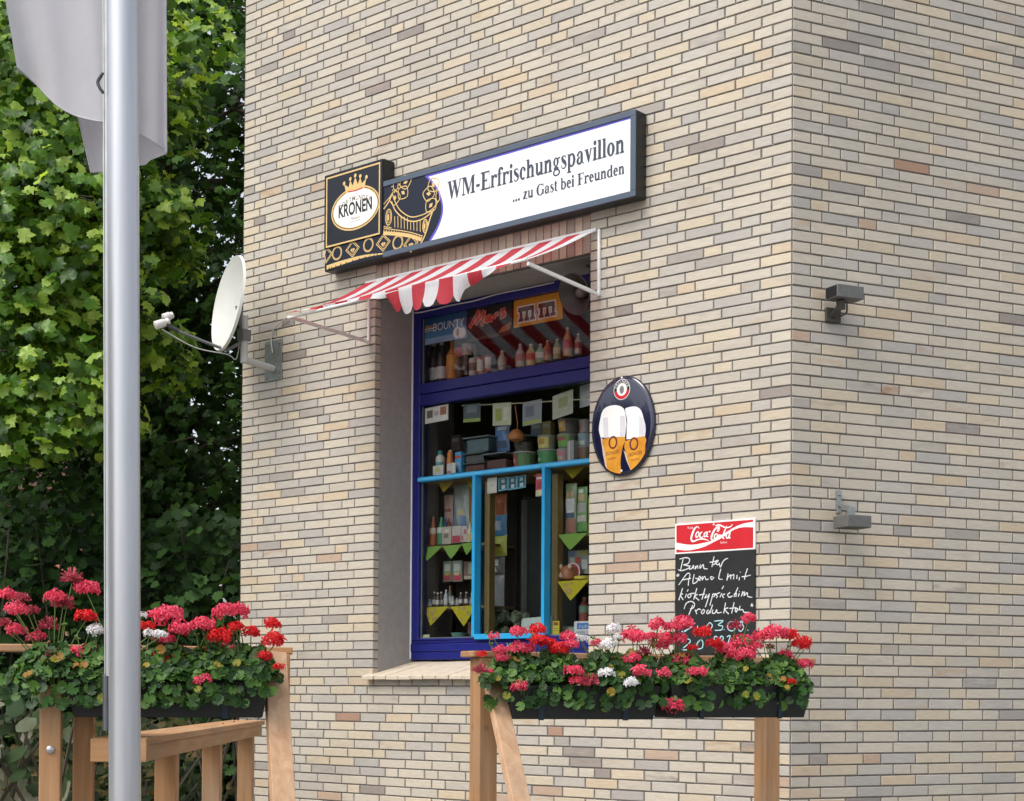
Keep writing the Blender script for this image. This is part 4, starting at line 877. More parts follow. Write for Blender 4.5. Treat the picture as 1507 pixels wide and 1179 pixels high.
def card(px, D, col, text, prints=(), group=None, cat='card', name='card', tilt=0., words=()):
    x0,z0 = WL(px[0],px[3],D); x1,_ = WL(px[2],px[3],D); _,z1 = WL((px[0]+px[2])/2,px[1],D); _,z0 = WL((px[0]+px[2])/2,px[3],D)
    w_,h = x1-x0,z1-z0; xm = (x0+x1)/2; b = MB(); b.prism([(x0,z0-tilt*w_/2),(x1,z0+tilt*w_/2),(x1,z1+tilt*w_/2),(x0,z1-tilt*w_/2)],D,D+.0025)
    o = wmesh(b,name,col,text,cat,xm,D,z0,group)
    for i,(m_,u0,v0,u1,v1) in enumerate(prints):
        c = MB(); f = lambda u,v:(x0+u*w_,z0+v*h+tilt*w_*(u-.5)); c.flat([f(u0,v0),f(u1,v0),f(u1,v1),f(u0,v1)],D-.001-.0006*i); c.build('print',m_,o)
    for i,(m_,s,u,v,sz,wd,sh) in enumerate(words):
        c = MB(); put_text(c,s,x0+u*w_,D-.0035-.0003*i,z0+v*h+tilt*w_*(u-.5),sz*h,1,sh,0.,'CENTER',tilt,wd*w_); c.build('lettering',m_,o)
    return o, (x0,z0,w_,h)
def napkin(pts, D, col, text, group, dots=False):
    P = [WL(x,y,D) for x,y in pts]; b = MB(); n = 6; (xa,za),(xb,zb),(xc,zc) = P
    for s,dy in ((0,0),(1,.002)):                         # softly bowed cloth hung over the shelf edge
        vs = []
        for i in range(n+1):
            for j in range(n+1-i):
                u, v = i/n, j/n; w3 = 1-u-v; yy = D-.006-.018*u-.006*math.sin(7*v+3*u)*u+dy; vs.append((xa*w3+xb*v+xc*u, yy, za*w3+zb*v+zc*u))
        idx = {}; k = 0
        for i in range(n+1):
            for j in range(n+1-i): idx[i,j] = k; k += 1
        fs = []
        for i in range(n):
            for j in range(n-i):
                fs.append((idx[i,j],idx[i+1,j],idx[i,j+1]))
                if j < n-i-1: fs.append((idx[i+1,j],idx[i+1,j+1],idx[i,j+1]))
        b.add(vs, [f[::-1] for f in fs] if s == 0 else fs)
    o = wmesh(b,'napkin',col,text,'napkin',(xa+xb)/2,D,max(za,zb),group,smooth=True)
    if dots:
        c = MB()
        for k in range(9):
            u = rnd.uniform(.08,.72); v = rnd.uniform(.12,.85)*(1-u); w3 = 1-u-v
            c.disc(xa*w3+xb*v+xc*u, za*w3+zb*v+zc*u,.010,.012,D-.010-.018*u-.006*math.sin(7*v+3*u)*u,8)
        c.build('printed_fruit',gm('#b08c50'),o)
    return o
GY = 0.43                                               # just behind the pane
SHELFW = pm('shelf_board','#8c7752',.6,var=.15,scale=12)
# ---- shelving
def shelf_unit(text, x0, x1, zs, side_x, side_w):
    t = wthing('display_cabinet',text,'cabinet',(x0+x1)/2,.62,1.95)
    for z in zs: MB().box(x0,x1,.475,.78,z-.018,z).build('shelf',SHELFW,t,bevel=.002)
    MB().box(side_x,side_x+side_w,.46,.52,1.952,3.06).build('side_board',pm('beech_side_board','#a08a58',.55,var=.12,scale=10),t,bevel=.002)
    MB().box(x0,x1,.80,.81,1.952,3.06).build('back_board',pm('dark_backing','#3b362e',.8),t)
    return t
zg = WL(660,803,.49)[1]; zy = WL(660,893,.49)[1]; zgr = WL(845,787,.49)[1]; zyr = WL(845,855,.49)[1]
sx = WL(713,800,.46)[0]
shelf_unit('beech display cabinet with two shelves behind the left lower pane',-3.30,sx-.002,(zg,zy),sx,.045)
sx2 = WL(812,800,.46)[0]
shelf_unit('beech display cabinet with two shelves behind the right lower pane',sx2+.05,-1.46,(zgr,zyr),sx2,.048)
t = wthing('counter_shelf','long shelf at the level of the turquoise bar carrying tubs and bottles','shelf',-2.4,.6,3.08)
MB().box(-3.30,-1.45,.445,.90,3.085,3.108).build('board',SHELFW,t,bevel=.002)
t = wthing('bottle_shelf','long shelf behind the upper pane carrying a row of drinks','shelf',-2.4,.6,3.77)
MB().box(-3.30,-1.45,.445,.72,3.765,3.785).build('board',SHELFW,t,bevel=.002)
t = wthing('window_board','board along the foot of the window inside the kiosk','shelf',-2.4,.6,1.95)
MB().box(-3.30,-1.45,.468,.95,1.955,1.978).build('board',pm('grey_board','#8f8f88',.5),t,bevel=.002)
# ---- posters in the upper pane
K = M_BLACK; W_ = M_WHITEP
o,(x0,z0,w_,h) = card((621.5,462,686.5,503),.418,gm('#0b3f7a',.4),'blue BOUNTY poster with a split coconut in the upper pane','poster' and [(gm('#062c5a',.4),0,.72,1,1),(gm('#6a94c4',.4),0,0,1,.22),(gm('#255f9e',.4),0,.22,1,.45)],cat='poster',name='poster',words=[(W_,'BOUNTY',.60,.44,.40,.70,.05)],group=None)
c = MB(); c.disc(x0+.80*w_,z0+.24*h,.040,.038,.4135,18); c.disc(x0+.91*w_,z0+.20*h,.034,.036,.4132,18); c.ribbon([(x0+.02*w_,z0+.55*h),(x0+.28*w_,z0+.56*h)],.006,.4135); c.ribbon([(x0+.02*w_,z0+.48*h),(x0+.28*w_,z0+.49*h)],.005,.4135); c.build('coconut',W_,o)
c = MB(); c.disc(x0+.815*w_,z0+.235*h,.014,.030,.4131,14); c.disc(x0+.15*w_,z0+.62*h,.05,.012,.4138,14); c.build('coconut_shade',gm('#7d5a44'),o)
o,(x0,z0,w_,h) = card((688,447,753,498),.418,gm('#000000',.5),'black Mars poster with red script in the upper pane',[(gm('#20160f',.4),0,0,1,.10)],cat='poster',name='poster')
f5 = lambda x,y: WL(600+x/7.37,420+y/7.37,.4145)
mars = [[(670,465),(720,370),(775,270)],[(775,270),(745,400),(735,435)],[(745,410),(800,330),(835,270)],[(835,270),(815,370),(805,415),(825,425)],[(905,330),(860,350),(845,390),(870,385),(900,340),(895,375),(920,372)],[(935,320),(930,370)],[(935,345),(960,315),(985,300)],[(1060,260),(1010,280),(1030,300),(1055,320),(1000,350)]]
c = MB(); script(c,mars,f5,.4150,.030,4); c.build('lettering_edge',gm('#d79a5a'),o); c = MB(); script(c,mars,f5,.4135,.020,4); c.build('lettering',gm('#c01f1c'),o)
b_ = MB(); b_.flat([(x0+.70*w_,z0+.10*h),(x0+.95*w_,z0+.12*h),(x0+.99*w_,z0+.35*h),(x0+.80*w_,z0+.26*h)],.4142); b_.build('bar_picture',gm('#8a4a24'),o)
o,(x0,z0,w_,h) = card((756,434,828,476),.418,gm('#cf7a02',.4),'orange-yellow m&m\'s poster with brown letters in the upper pane',[],cat='poster',name='poster')
for nm,mm_,gr,yy in (('lettering_edge',W_,.010,.4155),('lettering',gm('#300c08'),0,.4145)):
    c = MB()
    for s_x,ch in ((.13,'m'),(.55,'m')):
        xa = x0+s_x*w_; mw = .30*w_; za = z0+.17*h; mh = .50*h
        for k in range(3):
            c.box(xa+k*mw*.40-gr,xa+k*mw*.40+mw*.185+gr,yy,yy+.0004,za-gr,za+mh+gr); c.box(xa+k*mw*.40-.010-gr,xa+k*mw*.40+mw*.185+.008+gr,yy-.0001,yy+.0003,za-gr-.0005,za+.020+gr)
        c.box(xa-.014-gr,xa+mw*.93+gr,yy-.0002,yy+.0002,za+mh-.030-gr,za+mh+gr+.0005)
    put_text(c,'&',x0+.485*w_,yy-.0003,z0+.33*h,.26*h,1,0,.004 if gr else 0); put_text(c,"'s",x0+.83*w_,yy-.0003,z0+.45*h,.30*h,1,0,.004 if gr else 0)
    c.build(nm,mm_,o)
# ---- drinks row behind the upper pane
DG = 'drinks on the shelf behind the upper pane'; D = .50
bottle((624,505,640,562),D,gm('#121516',.2),W_,(gm('#c6ccd2'),.05,.36),'dark lemonade bottle with silver label, leftmost on the upper shelf',DG)
bottle((636,503,652,560),D,gm('#171b1c',.2),W_,(gm('#ccd2d8'),.05,.36),'dark lemonade bottle with silver label beside an orange soda',DG)
bottle((651,500,668,558),D,gm('#c1661f',.2),gm('#d8862c'),(gm('#e2802a'),.32,.62),'orange soda bottle between dark lemonade and colas on the upper shelf',DG)
CO = gm('#1d0f0c',.15)
bottle((663,494,680,556),D+.04,CO,gm('#b01c24'),(gm('#c22a33'),.50,.72),'dark cola bottle beside the orange soda with plain red label',DG)
bottle((674,492,690,553),D+.04,CO,gm('#b01c24'),(gm('#d6c4c4'),.50,.78),'dark cola bottle with pale pink label on the upper shelf',DG)
bottle((683,491,697,551),D+.08,gm('#2a1a14',.15),gm('#c83a3a'),(gm('#a8523a'),.5,.75),'brown cola bottle half behind a white can',DG)
bottle((686,526,698,552),D-.01,gm('#c9c4bb',.3),None,(gm('#6a4038'),.25,.7),'white drink can with brown badge, nearest the colas',DG,'can')
bottle((698,524,709,550),D-.01,gm('#b8443a',.3),None,(gm('#d8d2c6'),.15,.8),'red drink can with white oval, middle of three cans',DG,'can')
bottle((710,522,720,547),D-.01,gm('#a83c36',.3),None,(gm('#ded6ca'),.2,.85),'red drink can with white oval, right of three cans',DG,'can')
for px,bc,lc_,tx_ in (((728,515,741,545),'#a8a39a','#c9c2b6','pale juice bottle standing right of the three cans'),((754,505,768,540),'#b9b6ae','#b14a44','clear bottle with red badge behind the striped reflection'),((769,505,784,538),'#c9a058','#b13a34','amber bottle with red band below the orange poster'),((783,505,798,534),'#6f9a80','#d2dcd4','green bottle with white label below the orange poster'),((796,500,808,530),'#a55a34','#7a3020','rust coloured bottle below the orange poster'),((810,498,822,528),'#7b9a5a','#c8d0a0','light green bottle behind the striped reflection'),((824,480,838,524),'#c38a58','#b83a3a','tall peach bottle with red label below the loudspeaker'),((842,490,853,520),'#b9a89a','#8a3a34','pale bottle with dark red label, rightmost on the upper shelf')):
    bottle(px,D+.02,gm(bc,.25),gm('#d8d4cc'),(gm(lc_),.25,.55),tx_,DG)
# ---- things on the counter shelf
SG = 'goods on the shelf at the turquoise bar'
bottle((637,663,649.5,701),.47,gm('#d9d8cd'),gm('#1d6a70'),(gm('#3d8d8c'),.30,.55),'white shampoo bottle with teal cap on the counter shelf',None,'flask')
card((637,685,652.5,699),.462,gm('#dfdfd2'),'small white card with yellow flower leaning on the shampoo bottle',[(gm('#d0c36a'),.25,.3,.7,.75)])
b = MB(); x,z,w_,h,d = bx(653,663,664,697,.5); r = d/2
b.lathe((x,.5+r,z),[(r*.7,0),(r,.1*h),(r*.8,.35*h),(r*.95,.55*h),(r*.7,.75*h),(r*.8,.88*h),(r*.35,h)],14); o = wmesh(b,'sauce_bottle',gm('#cf5f1c',.3),'squat orange squeeze bottle on the counter shelf','bottle',x,.5+r,z,smooth=50)
b = MB(); b.lathe((x,.5+r,z),[(r*.5,.94*h),(r*.45,1.02*h),(r*.2,1.04*h)],10); b.build('cap',gm('#c9b48c'),o)
pack((657,682,664,698),.455,gm('#c5bcb8'),'pinkish leaflet pack standing before the orange bottle',prints=[(gm('#a84a50'),.1,.1,.9,.3)],deep=.01); pack((664,681,670,696.5),.46,gm('#d9d9d4'),'narrow white leaflet pack beside the blue tin',deep=.01)
o = pack((669,665,678.5,696),.50,gm('#2f8fd8'),'light blue carton with red band on the counter shelf',cat='carton',name='carton',prints=[(gm('#c83c44'),.05,.68,.95,.82),(gm('#8ec6ec'),.2,.15,.8,.5)])
def lbox(px, text, content, frac=.6, deep=.20, group='clear plastic storage boxes'):
    x,z,w_,h,d = bx(*px,.52); b = MB(); tp = .06*w_
    def shell(a,z0,z1,k):
        b.add([(x-w_/2+tp*k,.52+.01*k,z0),(x+w_/2-tp*k,.52+.01*k,z0),(x+w_/2-tp*k,.52+deep,z0),(x-w_/2+tp*k,.52+deep,z0),(x-w_/2,.52,z1),(x+w_/2,.52,z1),(x+w_/2,.52+deep,z1),(x-w_/2,.52+deep,z1)],[(0,1,5,4),(1,2,6,5),(2,3,7,6),(3,0,4,7),(0,3,2,1)])
    shell(0,z+.001,z+h*.93,1); o = wmesh(b,'storage_box',M_CLEAR,text,'box',x,.52,z,group)
    MB().box(x-w_/2-.004,x+w_/2+.004,.515,.52+deep+.004,z+h*.91,z+h*.985).build('lid',pm('frosted_lid','#8d979b',.35),o,bevel=.004)
    MB().box(x-w_/2+tp+.004,x+w_/2-tp-.004,.536,.50+deep,z+.006,z+h*frac).build('contents',content,o,bevel=.01)
    return o
lbox((681,642,719,666.5),'clear storage box with blue-grey contents, top of a stack of three',gm('#5f7782',.6),.85)
lbox((680,666.5,713,681),'clear storage box with grey contents, middle of a stack of three',gm('#6a6462',.6),.8)
lbox((680,681,712,695),'clear storage box with reddish contents, bottom of a stack of three',gm('#7c4a40',.6),.8)
lbox((711,666,744,692),'clear storage box with red sweets standing beside the stack of three',gm('#6f4340',.6),.62)
bag((724,626,746,664),.60,gm('#3f6aa6',.3),'blue snack bag with white band standing behind the storage box',prints=[(gm('#b8c0c8'),.2,.82,.85,.97),(gm('#2f3a58'),.15,.12,.9,.4)])
tub((743,640,780,664),.56,M_CLEAR,pm('frosted_lid','#8d979b',.35),'clear round tub of black and white sweets with orange tag',fill=gm('#4a4238',.5,var=.8,scale=60))
tub((744,664,778,690),.54,gm('#40543a',.4),gm('#8b8d86',.4),'round tub with red label at the front left of the tubs',prints=[(gm('#b03038'),200,262,.15,.82),(gm('#c9b478'),215,250,.35,.6),(gm('#3f6a34'),275,335,.15,.8)])
tub((782,640,810,661),.56,gm('#6f6f52',.4),gm('#7d8280',.4),'round tub with yellow oval label above the green tub',prints=[(gm('#c9bc54'),225,318,.1,.85),(gm('#a8702c'),250,292,.35,.75)])
tub((781,661,812,688),.54,gm('#2f7a3c',.4),gm('#858a84',.4),'plain green round tub with grey lid',prints=[(gm('#8fb48c'),220,262,.4,.55)])
tub((811,616,844,637),.58,gm('#3d3a38',.4),gm('#6a6d6c',.4),'dark round tub with orange label on top of three stacked tubs',prints=[(gm('#c98a34'),222,285,.15,.85),(gm('#d0b878'),235,270,.4,.7)])
tub((811,638,840,659),.56,gm('#5a6a50',.4),gm('#8b8f8c',.4),'round tub with green label, middle of three stacked tubs',prints=[(gm('#4f9a34'),215,320,.12,.88),(gm('#8a3a3c'),235,300,.5,.8)])
tub((812,660,835,683),.55,gm('#8a7a76',.4),gm('#8b8f8c',.4),'round tub with pink label, bottom of three stacked tubs',prints=[(gm('#b06068'),215,310,.2,.85),(gm('#8fae84'),240,290,.3,.5)])
pack((834,648,844,681),.53,gm('#8a8c8c',.3),'tall narrow grey glass jar beside the pink labelled tub',cat='jar',name='glass_jar',prints=[(W_,.3,.1,.45,.95)])
tub((843,637,866,656),.58,gm('#6d8796',.4),gm('#7f8c94',.4),'round tub with pale blue label at the right jamb',prints=[(gm('#b7c7a8'),230,300,.1,.4)])
tub((843,656,866,680),.56,gm('#54402e',.4),gm('#757873',.4),'brown round tub under the blue labelled tub at the right jamb',prints=[(gm('#7c3a34'),235,265,.3,.7)])
tub((846,617,864,636),.62,gm('#8a7c78',.4),gm('#8b8f90',.4),'small round tub on top at the right jamb',prints=[(gm('#a84a40'),230,262,.2,.6)])
# ---- leaflets hung in the lower pane
LG = 'menu leaflets hung on a string'
t_ = wmesh(MB().tube([(-2.95,.475,WL(680,597,.475)[1]),(-2.5,.475,WL(745,593,.475)[1]-.01),(-1.9,.475,WL(830,588,.475)[1]-.015),(-1.45,.475,WL(866,580,.475)[1])],.004,5),'leaflet_string',gm('#b9bd92'),'thin string the menu leaflets hang from behind the lower pane','string',-2.4,.475,3.5)
card((682,594,707,621),.472,gm('#39434a'),'dark leaflet with green foot hung leftmost on the string',[(gm('#7c9a3c'),0,0,1,.18),(gm('#5a6a74'),.2,.5,.8,.9)],LG,'leaflet','leaflet',-.05)
card((725,593,752,626),.472,gm('#b7c39a'),'pale green leaflet with darker green figure hung on the string',[(gm('#8a9a3c'),.15,.2,.5,.75),(gm('#d0d6ba'),.6,.2,.9,.8)],LG,'leaflet','leaflet',-.06)
card((769,590,797,625),.472,gm('#76838c'),'grey-blue leaflet with green foot hung on the string',[(gm('#8fa044'),.03,.03,.97,.18),(gm('#4f5a66'),.15,.35,.6,.8)],LG,'leaflet','leaflet',.04)
card((813,578,843,613),.472,gm('#a9ae94'),'large pale leaflet with green picture hung rightmost on the string',[(gm('#7f8e58'),.3,.4,.75,.8)],LG,'leaflet','leaflet',.16)
card((853,566,872,598),.55,gm('#c3ccd8'),'large white sheet hanging beside the right jamb',[],None,'paper sheet','paper_sheet',.1)
card((625.5,598,659.5,621),.412,gm('#d3d6d0'),'white photo card with three small pictures at the pane\'s upper left corner',[(gm('#4a4a38'),.09,.32,.34,.8),(gm('#8a4a34'),.66,.38,.92,.9),(gm('#a89a9a'),.40,.4,.6,.7)],None,'photo card','photo_card',.03)
x,z = WL(760,645,.50); b = MB(); b.tube([(x,.50,z+.02),(x+.01,.50,z+.10),(x-.005,.49,z+.22)],.003,5); b.lathe((x,.50,z-.03),[(.01,0),(.055,.02),(.06,.05),(.03,.085),(.01,.09)],10); wmesh(b,'hanging_tag',gm('#b8602c'),'orange tag dangling on a thread over the tubs','tag',x,.5,z,smooth=40)
# ---- left lower pane
bottle((628,760,639,803),.50,gm('#a83f24',.3),gm('#c04a2a'),(gm('#c9b0a0'),.40,.60),'red-brown sauce bottle, leftmost on the green napkin shelf',None,'cone')
bottle((639,761,651,801.5),.50,gm('#1f6a3c',.3),gm('#2f9a48'),(gm('#b9cfc0'),.42,.62),'green bottle with pale label on the green napkin shelf',None,'cone')
bottle((646,761,656,800),.54,gm('#27427c',.3),gm('#3a5aa8'),(gm('#a8b4cc'),.42,.62),'blue bottle half hidden behind the green bottle',None,'cone')
bottle((653,762,661,786),.58,gm('#7c2a2c',.3),gm('#8c3234'),None,'small dark red bottle behind the grey packet',None,'cone')
pack((650,775,663.5,801),.49,gm('#a39e8e'),'grey packet with round brown spots on the green napkin shelf',prints=[(gm('#5c5a4e'),.2,.35,.75,.6),(gm('#c9c4b4'),.3,.65,.8,.85)])
pack((665,774,678,799),.50,gm('#b8aaa8',.3),'clear packet with red lower half on the green napkin shelf',prints=[(gm('#a02a3c'),.05,.03,.95,.42)])
pack((678.5,774,687,798),.50,gm('#b5acb0',.3),'silver packet with red pattern on the green napkin shelf',prints=[(gm('#a84a50'),.1,.1,.4,.4),(gm('#a84a50'),.5,.5,.9,.8)])
bottle((684,768,693,798),.49,gm('#b9bfa0',.3),gm('#e2702c'),(gm('#c8a25a'),.1,.4),'squeeze bottle with orange nozzle on the green napkin shelf',None,'cone')
bottle((691,769,698,796),.50,gm('#c0c49a',.3),gm('#b0c83c'),(gm('#d8b070'),.1,.4),'squeeze bottle with lime nozzle on the green napkin shelf',None,'cone')
pack((695,783,702,798),.50,gm('#7fa6cc'),'small pale blue packet at the turquoise post',deep=.03)
pack((627,716,648,762),.74,gm('#2b3326',.8),'dark green carton standing at the back of the left cabinet',cat='carton',name='carton')
bag((649,728,663,774),.62,gm('#a87c70',.4),'pinkish brown snack bag with dark band hanging in the left cabinet',prints=[(gm('#7a3a30'),.1,.45,.9,.55)])
bag((663,712,687,778),.60,gm('#93a09c',.2),'large silvery clear snack bag hanging in the left cabinet',prints=[(gm('#5f7fb0'),.08,.08,.3,.5),(gm('#4f6fae'),.55,.05,.85,.28),(gm('#b0a86a'),.4,.3,.8,.42)])
bag((686,716,701,776),.62,gm('#a88a4a',.4),'golden snack bag with orange print hanging in the left cabinet',prints=[(gm('#b8542c'),.3,.25,.85,.75)])
NG = 'green triangular napkins'; NY = 'yellow triangular napkins'
GRN = pm('green_napkin','#9ccb62',.85,var=.06,scale=40,trans=.3); YEL = pm('yellow_napkin','#e6dc3e',.85,var=.06,scale=40,trans=.3); YEL2 = pm('mustard_napkin','#b9a92c',.85,var=.08,scale=40,trans=.3)
napkin([(627,805),(653,803),(631,826)],.472,GRN,'green napkin pointing down from the shelf, leftmost of three',NG)
napkin([(652,804),(681,801),(667,823)],.472,GRN,'green napkin pointing down from the shelf, middle of three',NG)
napkin([(680,800),(701,798),(690,817)],.472,GRN,'green napkin pointing down from the shelf beside the turquoise post',NG)
napkin([(626,894),(661,892.5),(637,921)],.472,YEL,'yellow fruit napkin below the miniature bottles, left one',NY,True)
napkin([(664,893),(701,891),(686,922)],.472,YEL,'yellow fruit napkin below the miniature bottles, right one',NY,True)
napkin([(645,708),(671,706),(656,725)],.478,YEL2,'mustard yellow napkin under the turquoise bar, left one',NY)
napkin([(687,705),(706,703),(698,722)],.478,YEL2,'mustard yellow napkin under the turquoise bar at the left post',NY)
MG = 'miniature spirit bottles'
for i,(x_,y0_,y1_,col,cp) in enumerate(((630,882,893,'#8a9aa8','#d8dce0'),(637,871,892,'#2a2420','#c9c9c9'),(642,872,892,'#342a22','#d2d2d2'),(647,871,892,'#2a2a26','#d8d8d8'),(654,868,891,'#9aa3ad','#d0d4da'),(660,862,891,'#3a3e2c','#8c2a28'),(664,877,891,'#7d8894','#c0c4c8'),(670,880,891,'#b9bec2','#dadde0'),(676,872,890,'#2c2622','#c4c4c4'),(680,880,890,'#c9c9c4','#e0e0dc'),(684,871,890,'#2a2420','#cfcfcf'),(689,879,890,'#b4b8ba','#dedede'),(694,863,890,'#a9b9c2','#d9d9cf'),(699,876,890,'#93a3ac','#d0d4da'))):
    kind = {'#2a2420':'dark','#342a22':'brown','#2a2a26':'black','#3a3e2c':'olive','#2c2622':'dark brown'}.get(col,'clear')
    words = ['clear one at the far left','dark one with silver cap, second from the left','brown one with silver cap near the left','black one with white cap near the left','large clear one with pale label','tall olive one with dark red cap','small clear one beside the olive one','low clear one in the middle of the row','dark brown one behind two low clear ones','low milky one with white label','dark one between two low pale ones','low pale one beside the tall clear one','tall clear one with cream cap','clear one at the turquoise post'][i]
    bottle((x_-3.2,y0_,x_+3.2,y1_),.49+.03*(i%2),gm(col,.15),gm(cp),(gm('#bfc2bd'),.12,.45),'miniature spirit bottle, '+words,MG,'round')
PG = 'sweet packets hanging below the green napkins'
for px,c1,c2,c3,tx_ in (((652,826,664,856),'#5f7a5c','#9a2a34','#b9a83c','hanging packet with yellow loop and red foot, left of a pair'),((665.5,825,679,856),'#7a8c82','#b8303c','#c9c27a','hanging packet with red and white flowers, right of a pair')):
    pack(px,.60,gm(c1,.3),tx_,prints=[(gm(c2),.1,.05,.95,.35),(gm(c3),.25,.3,.75,.45),(gm('#c3cfc6'),.2,.5,.85,.85)],deep=.02,group=PG)
pack((682,826,696,853),.62,gm('#6f5348',.4),'reddish brown packet hanging beside the flower packets',prints=[(gm('#8fa08c'),.5,.3,.9,.9),(gm('#b0a894'),.1,.03,.9,.2)],deep=.02,group=PG)
b = MB(); x,z,w_,h,d = bx(657,931,680,938,.55); b.lathe((x,.6,z),[(.04,0),(.05,.004),(d/2,h),(d/2-.006,h),(.045,.01)],20); wmesh(b,'bowl',gm('#4f8a80',.35),'teal bowl at the foot of the left lower pane','bowl',x,.6,z,smooth=40)
card((622.5,934,632,939),.412,gm('#c9cfa8'),'tiny cream sticker in the bottom left corner of the pane',[],None,'sticker','sticker')
pack((688,915,703,938),.66,gm('#6a5a52',.6),'brown carton standing behind the left post at the window foot',cat='carton',name='carton',prints=[(gm('#8a3a34'),.1,.4,.5,.9)])
# ---- the serving hatch
card((717,703,731,726),.425,gm('#c9c6b6'),'cream notice card at the upper left of the serving hatch',[(gm('#a89f90'),.2,.45,.8,.5)],None,'notice','notice_card',.0)
CG = 'blue cards in a row at the top of the hatch'
for px,tx_ in (((733.5,703,747,722),'blue card with white badge, left of three in the hatch'),((748,702,760,720.5),'blue card with white badge, middle of three in the hatch'),((760.5,700,773.5,718.5),'blue card with white badge, right of three in the hatch')):
    card(px,.425,gm('#56a3c4'),tx_,[(gm('#12323f'),.08,.1,.92,.95),(gm('#a9bcc0'),.35,.12,.75,.42),(gm('#8aa0a4'),.35,.58,.7,.85)],CG,'card','card',.06)
card((788.5,697,803,730),.425,gm('#b8384a'),'red and cream card at the upper right of the hatch',[(gm('#d9cf9a'),0,.0,1,.28),(gm('#9a2030'),.15,.35,.9,.65),(gm('#d8c8c8'),.1,.75,.9,.85)],None,'card','card',.03)
napkin([(783,698),(797,696),(790,703)],.5,YEL2,'small mustard napkin tip at the top of the hatch beside the red card',NY)
bag((719,727,742,760),.62,gm('#c0562c',.35),'orange snack bag hanging at the top left of the hatch',prints=[(gm('#8a3a1c'),.4,.1,.9,.6)])
bag((720,756,742,791),.62,gm('#27639a',.35),'blue snack bag hanging below the orange one in the hatch',prints=[(gm('#7f8fae'),.35,.3,.75,.7)])
bag((720,787,742,818),.62,gm('#a8ae2c',.35),'yellow-green snack bag hanging below the blue one in the hatch',prints=[(gm('#d0d24a'),.05,.1,.3,.9)])
bag((720,818,739,844),.62,gm('#4a4c4e',.25),'black and white snack bag below the yellow-green one in the hatch',prints=[(gm('#c9c9c6'),.05,.45,.6,.8),(gm('#d6d6d2'),.2,.1,.5,.35)])
bag((720,844,738,900),.64,gm('#6f7476',.2),'long clear bag of grey goods at the bottom of the hanging row',prints=[(gm('#c9cccc'),.02,.1,.2,.9)])
FD_ = .98
f_ = wthing('drinks_fridge','grey drinks fridge with a pale vertical door edge inside the hatch','fridge',WL(758,800,FD_)[0],FD_,.7)
xa = WL(744,800,FD_)[0]; xb = WL(770,800,FD_)[0]; zt_ = WL(758,731,FD_)[1]
MB().box(xa-.15,xb,FD_,1.6,.702,zt_).build('body',pm('fridge_grey','#9aa6a2',.4,var=.1),f_,bevel=.01)
MB().box(xb+.002,xb+.022,FD_-.03,FD_+.02,.75,zt_-.03).build('door_edge',pm('fridge_white_edge','#eef2ec',.4),f_,bevel=.004)
MB().box(xa+.04,xa+.07,FD_-.02,FD_-.001,1.2,zt_-.30).build('handle',M_GALV,f_,bevel=.004)
b = MB(); xa = WL(792,760,1.2)[0]; xb = WL(806,760,1.2)[0]; za = WL(798,789,1.2)[1]; n = 16
b.add([(xa+(xb-xa)*i/n,1.2+.02*math.sin(i*1.9),z) for i in range(n+1) for z in (za,za+.50)],[(2*i,2*i+2,2*i+3,2*i+1) for i in range(n)])
wmesh(b,'curtain',gm('#8c93ac',.8,trans=.2),'pale blue curtain hanging deep inside the right of the hatch','curtain',xa,1.2,za,smooth=True)
b = MB(); P = [WL(x,y,.44) for x,y in ((767,938),(767,913),(769,910),(812,906),(812,936))]; b.prism(P,.44,.452); o = wmesh(b,'plastic_tray',gm('#b9d0c4',.3),'pale mint plastic tray leaning at the foot of the hatch','tray',P[2][0],.44,P[0][1],bevel=.003)
b = MB(); q = WL(790,918,.438); b.box(q[0]-.05,q[0]+.09,.4385,.4398,q[1]-.004,q[1]+.004); b.build('print',gm('#6f8a84'),o)
b = MB()
for k in range(26):
    px_,py_ = rnd.uniform(716,765),rnd.uniform(905,938); q = WL(px_,py_,.56+rnd.random()*.1); b.lathe((q[0],.6+rnd.random()*.1,q[1]-.02),[(.012,0),(.03,.02),(.034,.05),(.012,.07)],7)
wmesh(b,'sweets_tray',gm('#3f4a34',.5,var=.7,scale=40),'dark heap of wrapped sweets at the foot of the hatch','sweets',-2.55,.6,1.98)
# ---- right lower pane
napkin([(828,687),(866,682),(846,705)],.478,YEL2,'mustard yellow napkin under the turquoise bar at the right jamb',NY)
napkin([(822,787),(866,784),(842,810)],.472,GRN,'single green napkin pointing down in the right lower pane',NG)
napkin([(821,856),(868,853),(843,884)],.472,YEL,'single yellow fruit napkin in the right lower pane',NY,True)
bag((828,711,844.5,786),.52,gm('#6f8a5a',.3),'tall snack bag with white and navy panels in the right lower pane',prints=[(gm('#c9ccd0'),.1,.40,.9,.70),(gm('#2c3a5c'),.1,.32,.9,.42),(gm('#8a5240'),.1,.03,.95,.30),(gm('#a88058'),.2,.72,.85,.84)])
bag((845,716,860,782),.53,gm('#4a8a3c',.3),'tall green snack bag with grey middle in the right lower pane',prints=[(gm('#8f938c'),.05,.42,.95,.64),(gm('#b8b4a8'),.05,.22,.95,.36),(gm('#b08a5a'),.2,.68,.85,.84),(gm('#d6d9d2'),.3,.86,.7,.95)])
bag((860,728,874,784),.55,gm('#9aa84a',.3),'yellow-green snack bag half hidden by the right jamb',prints=[(gm('#c9c24a'),.0,.1,.9,.3)])
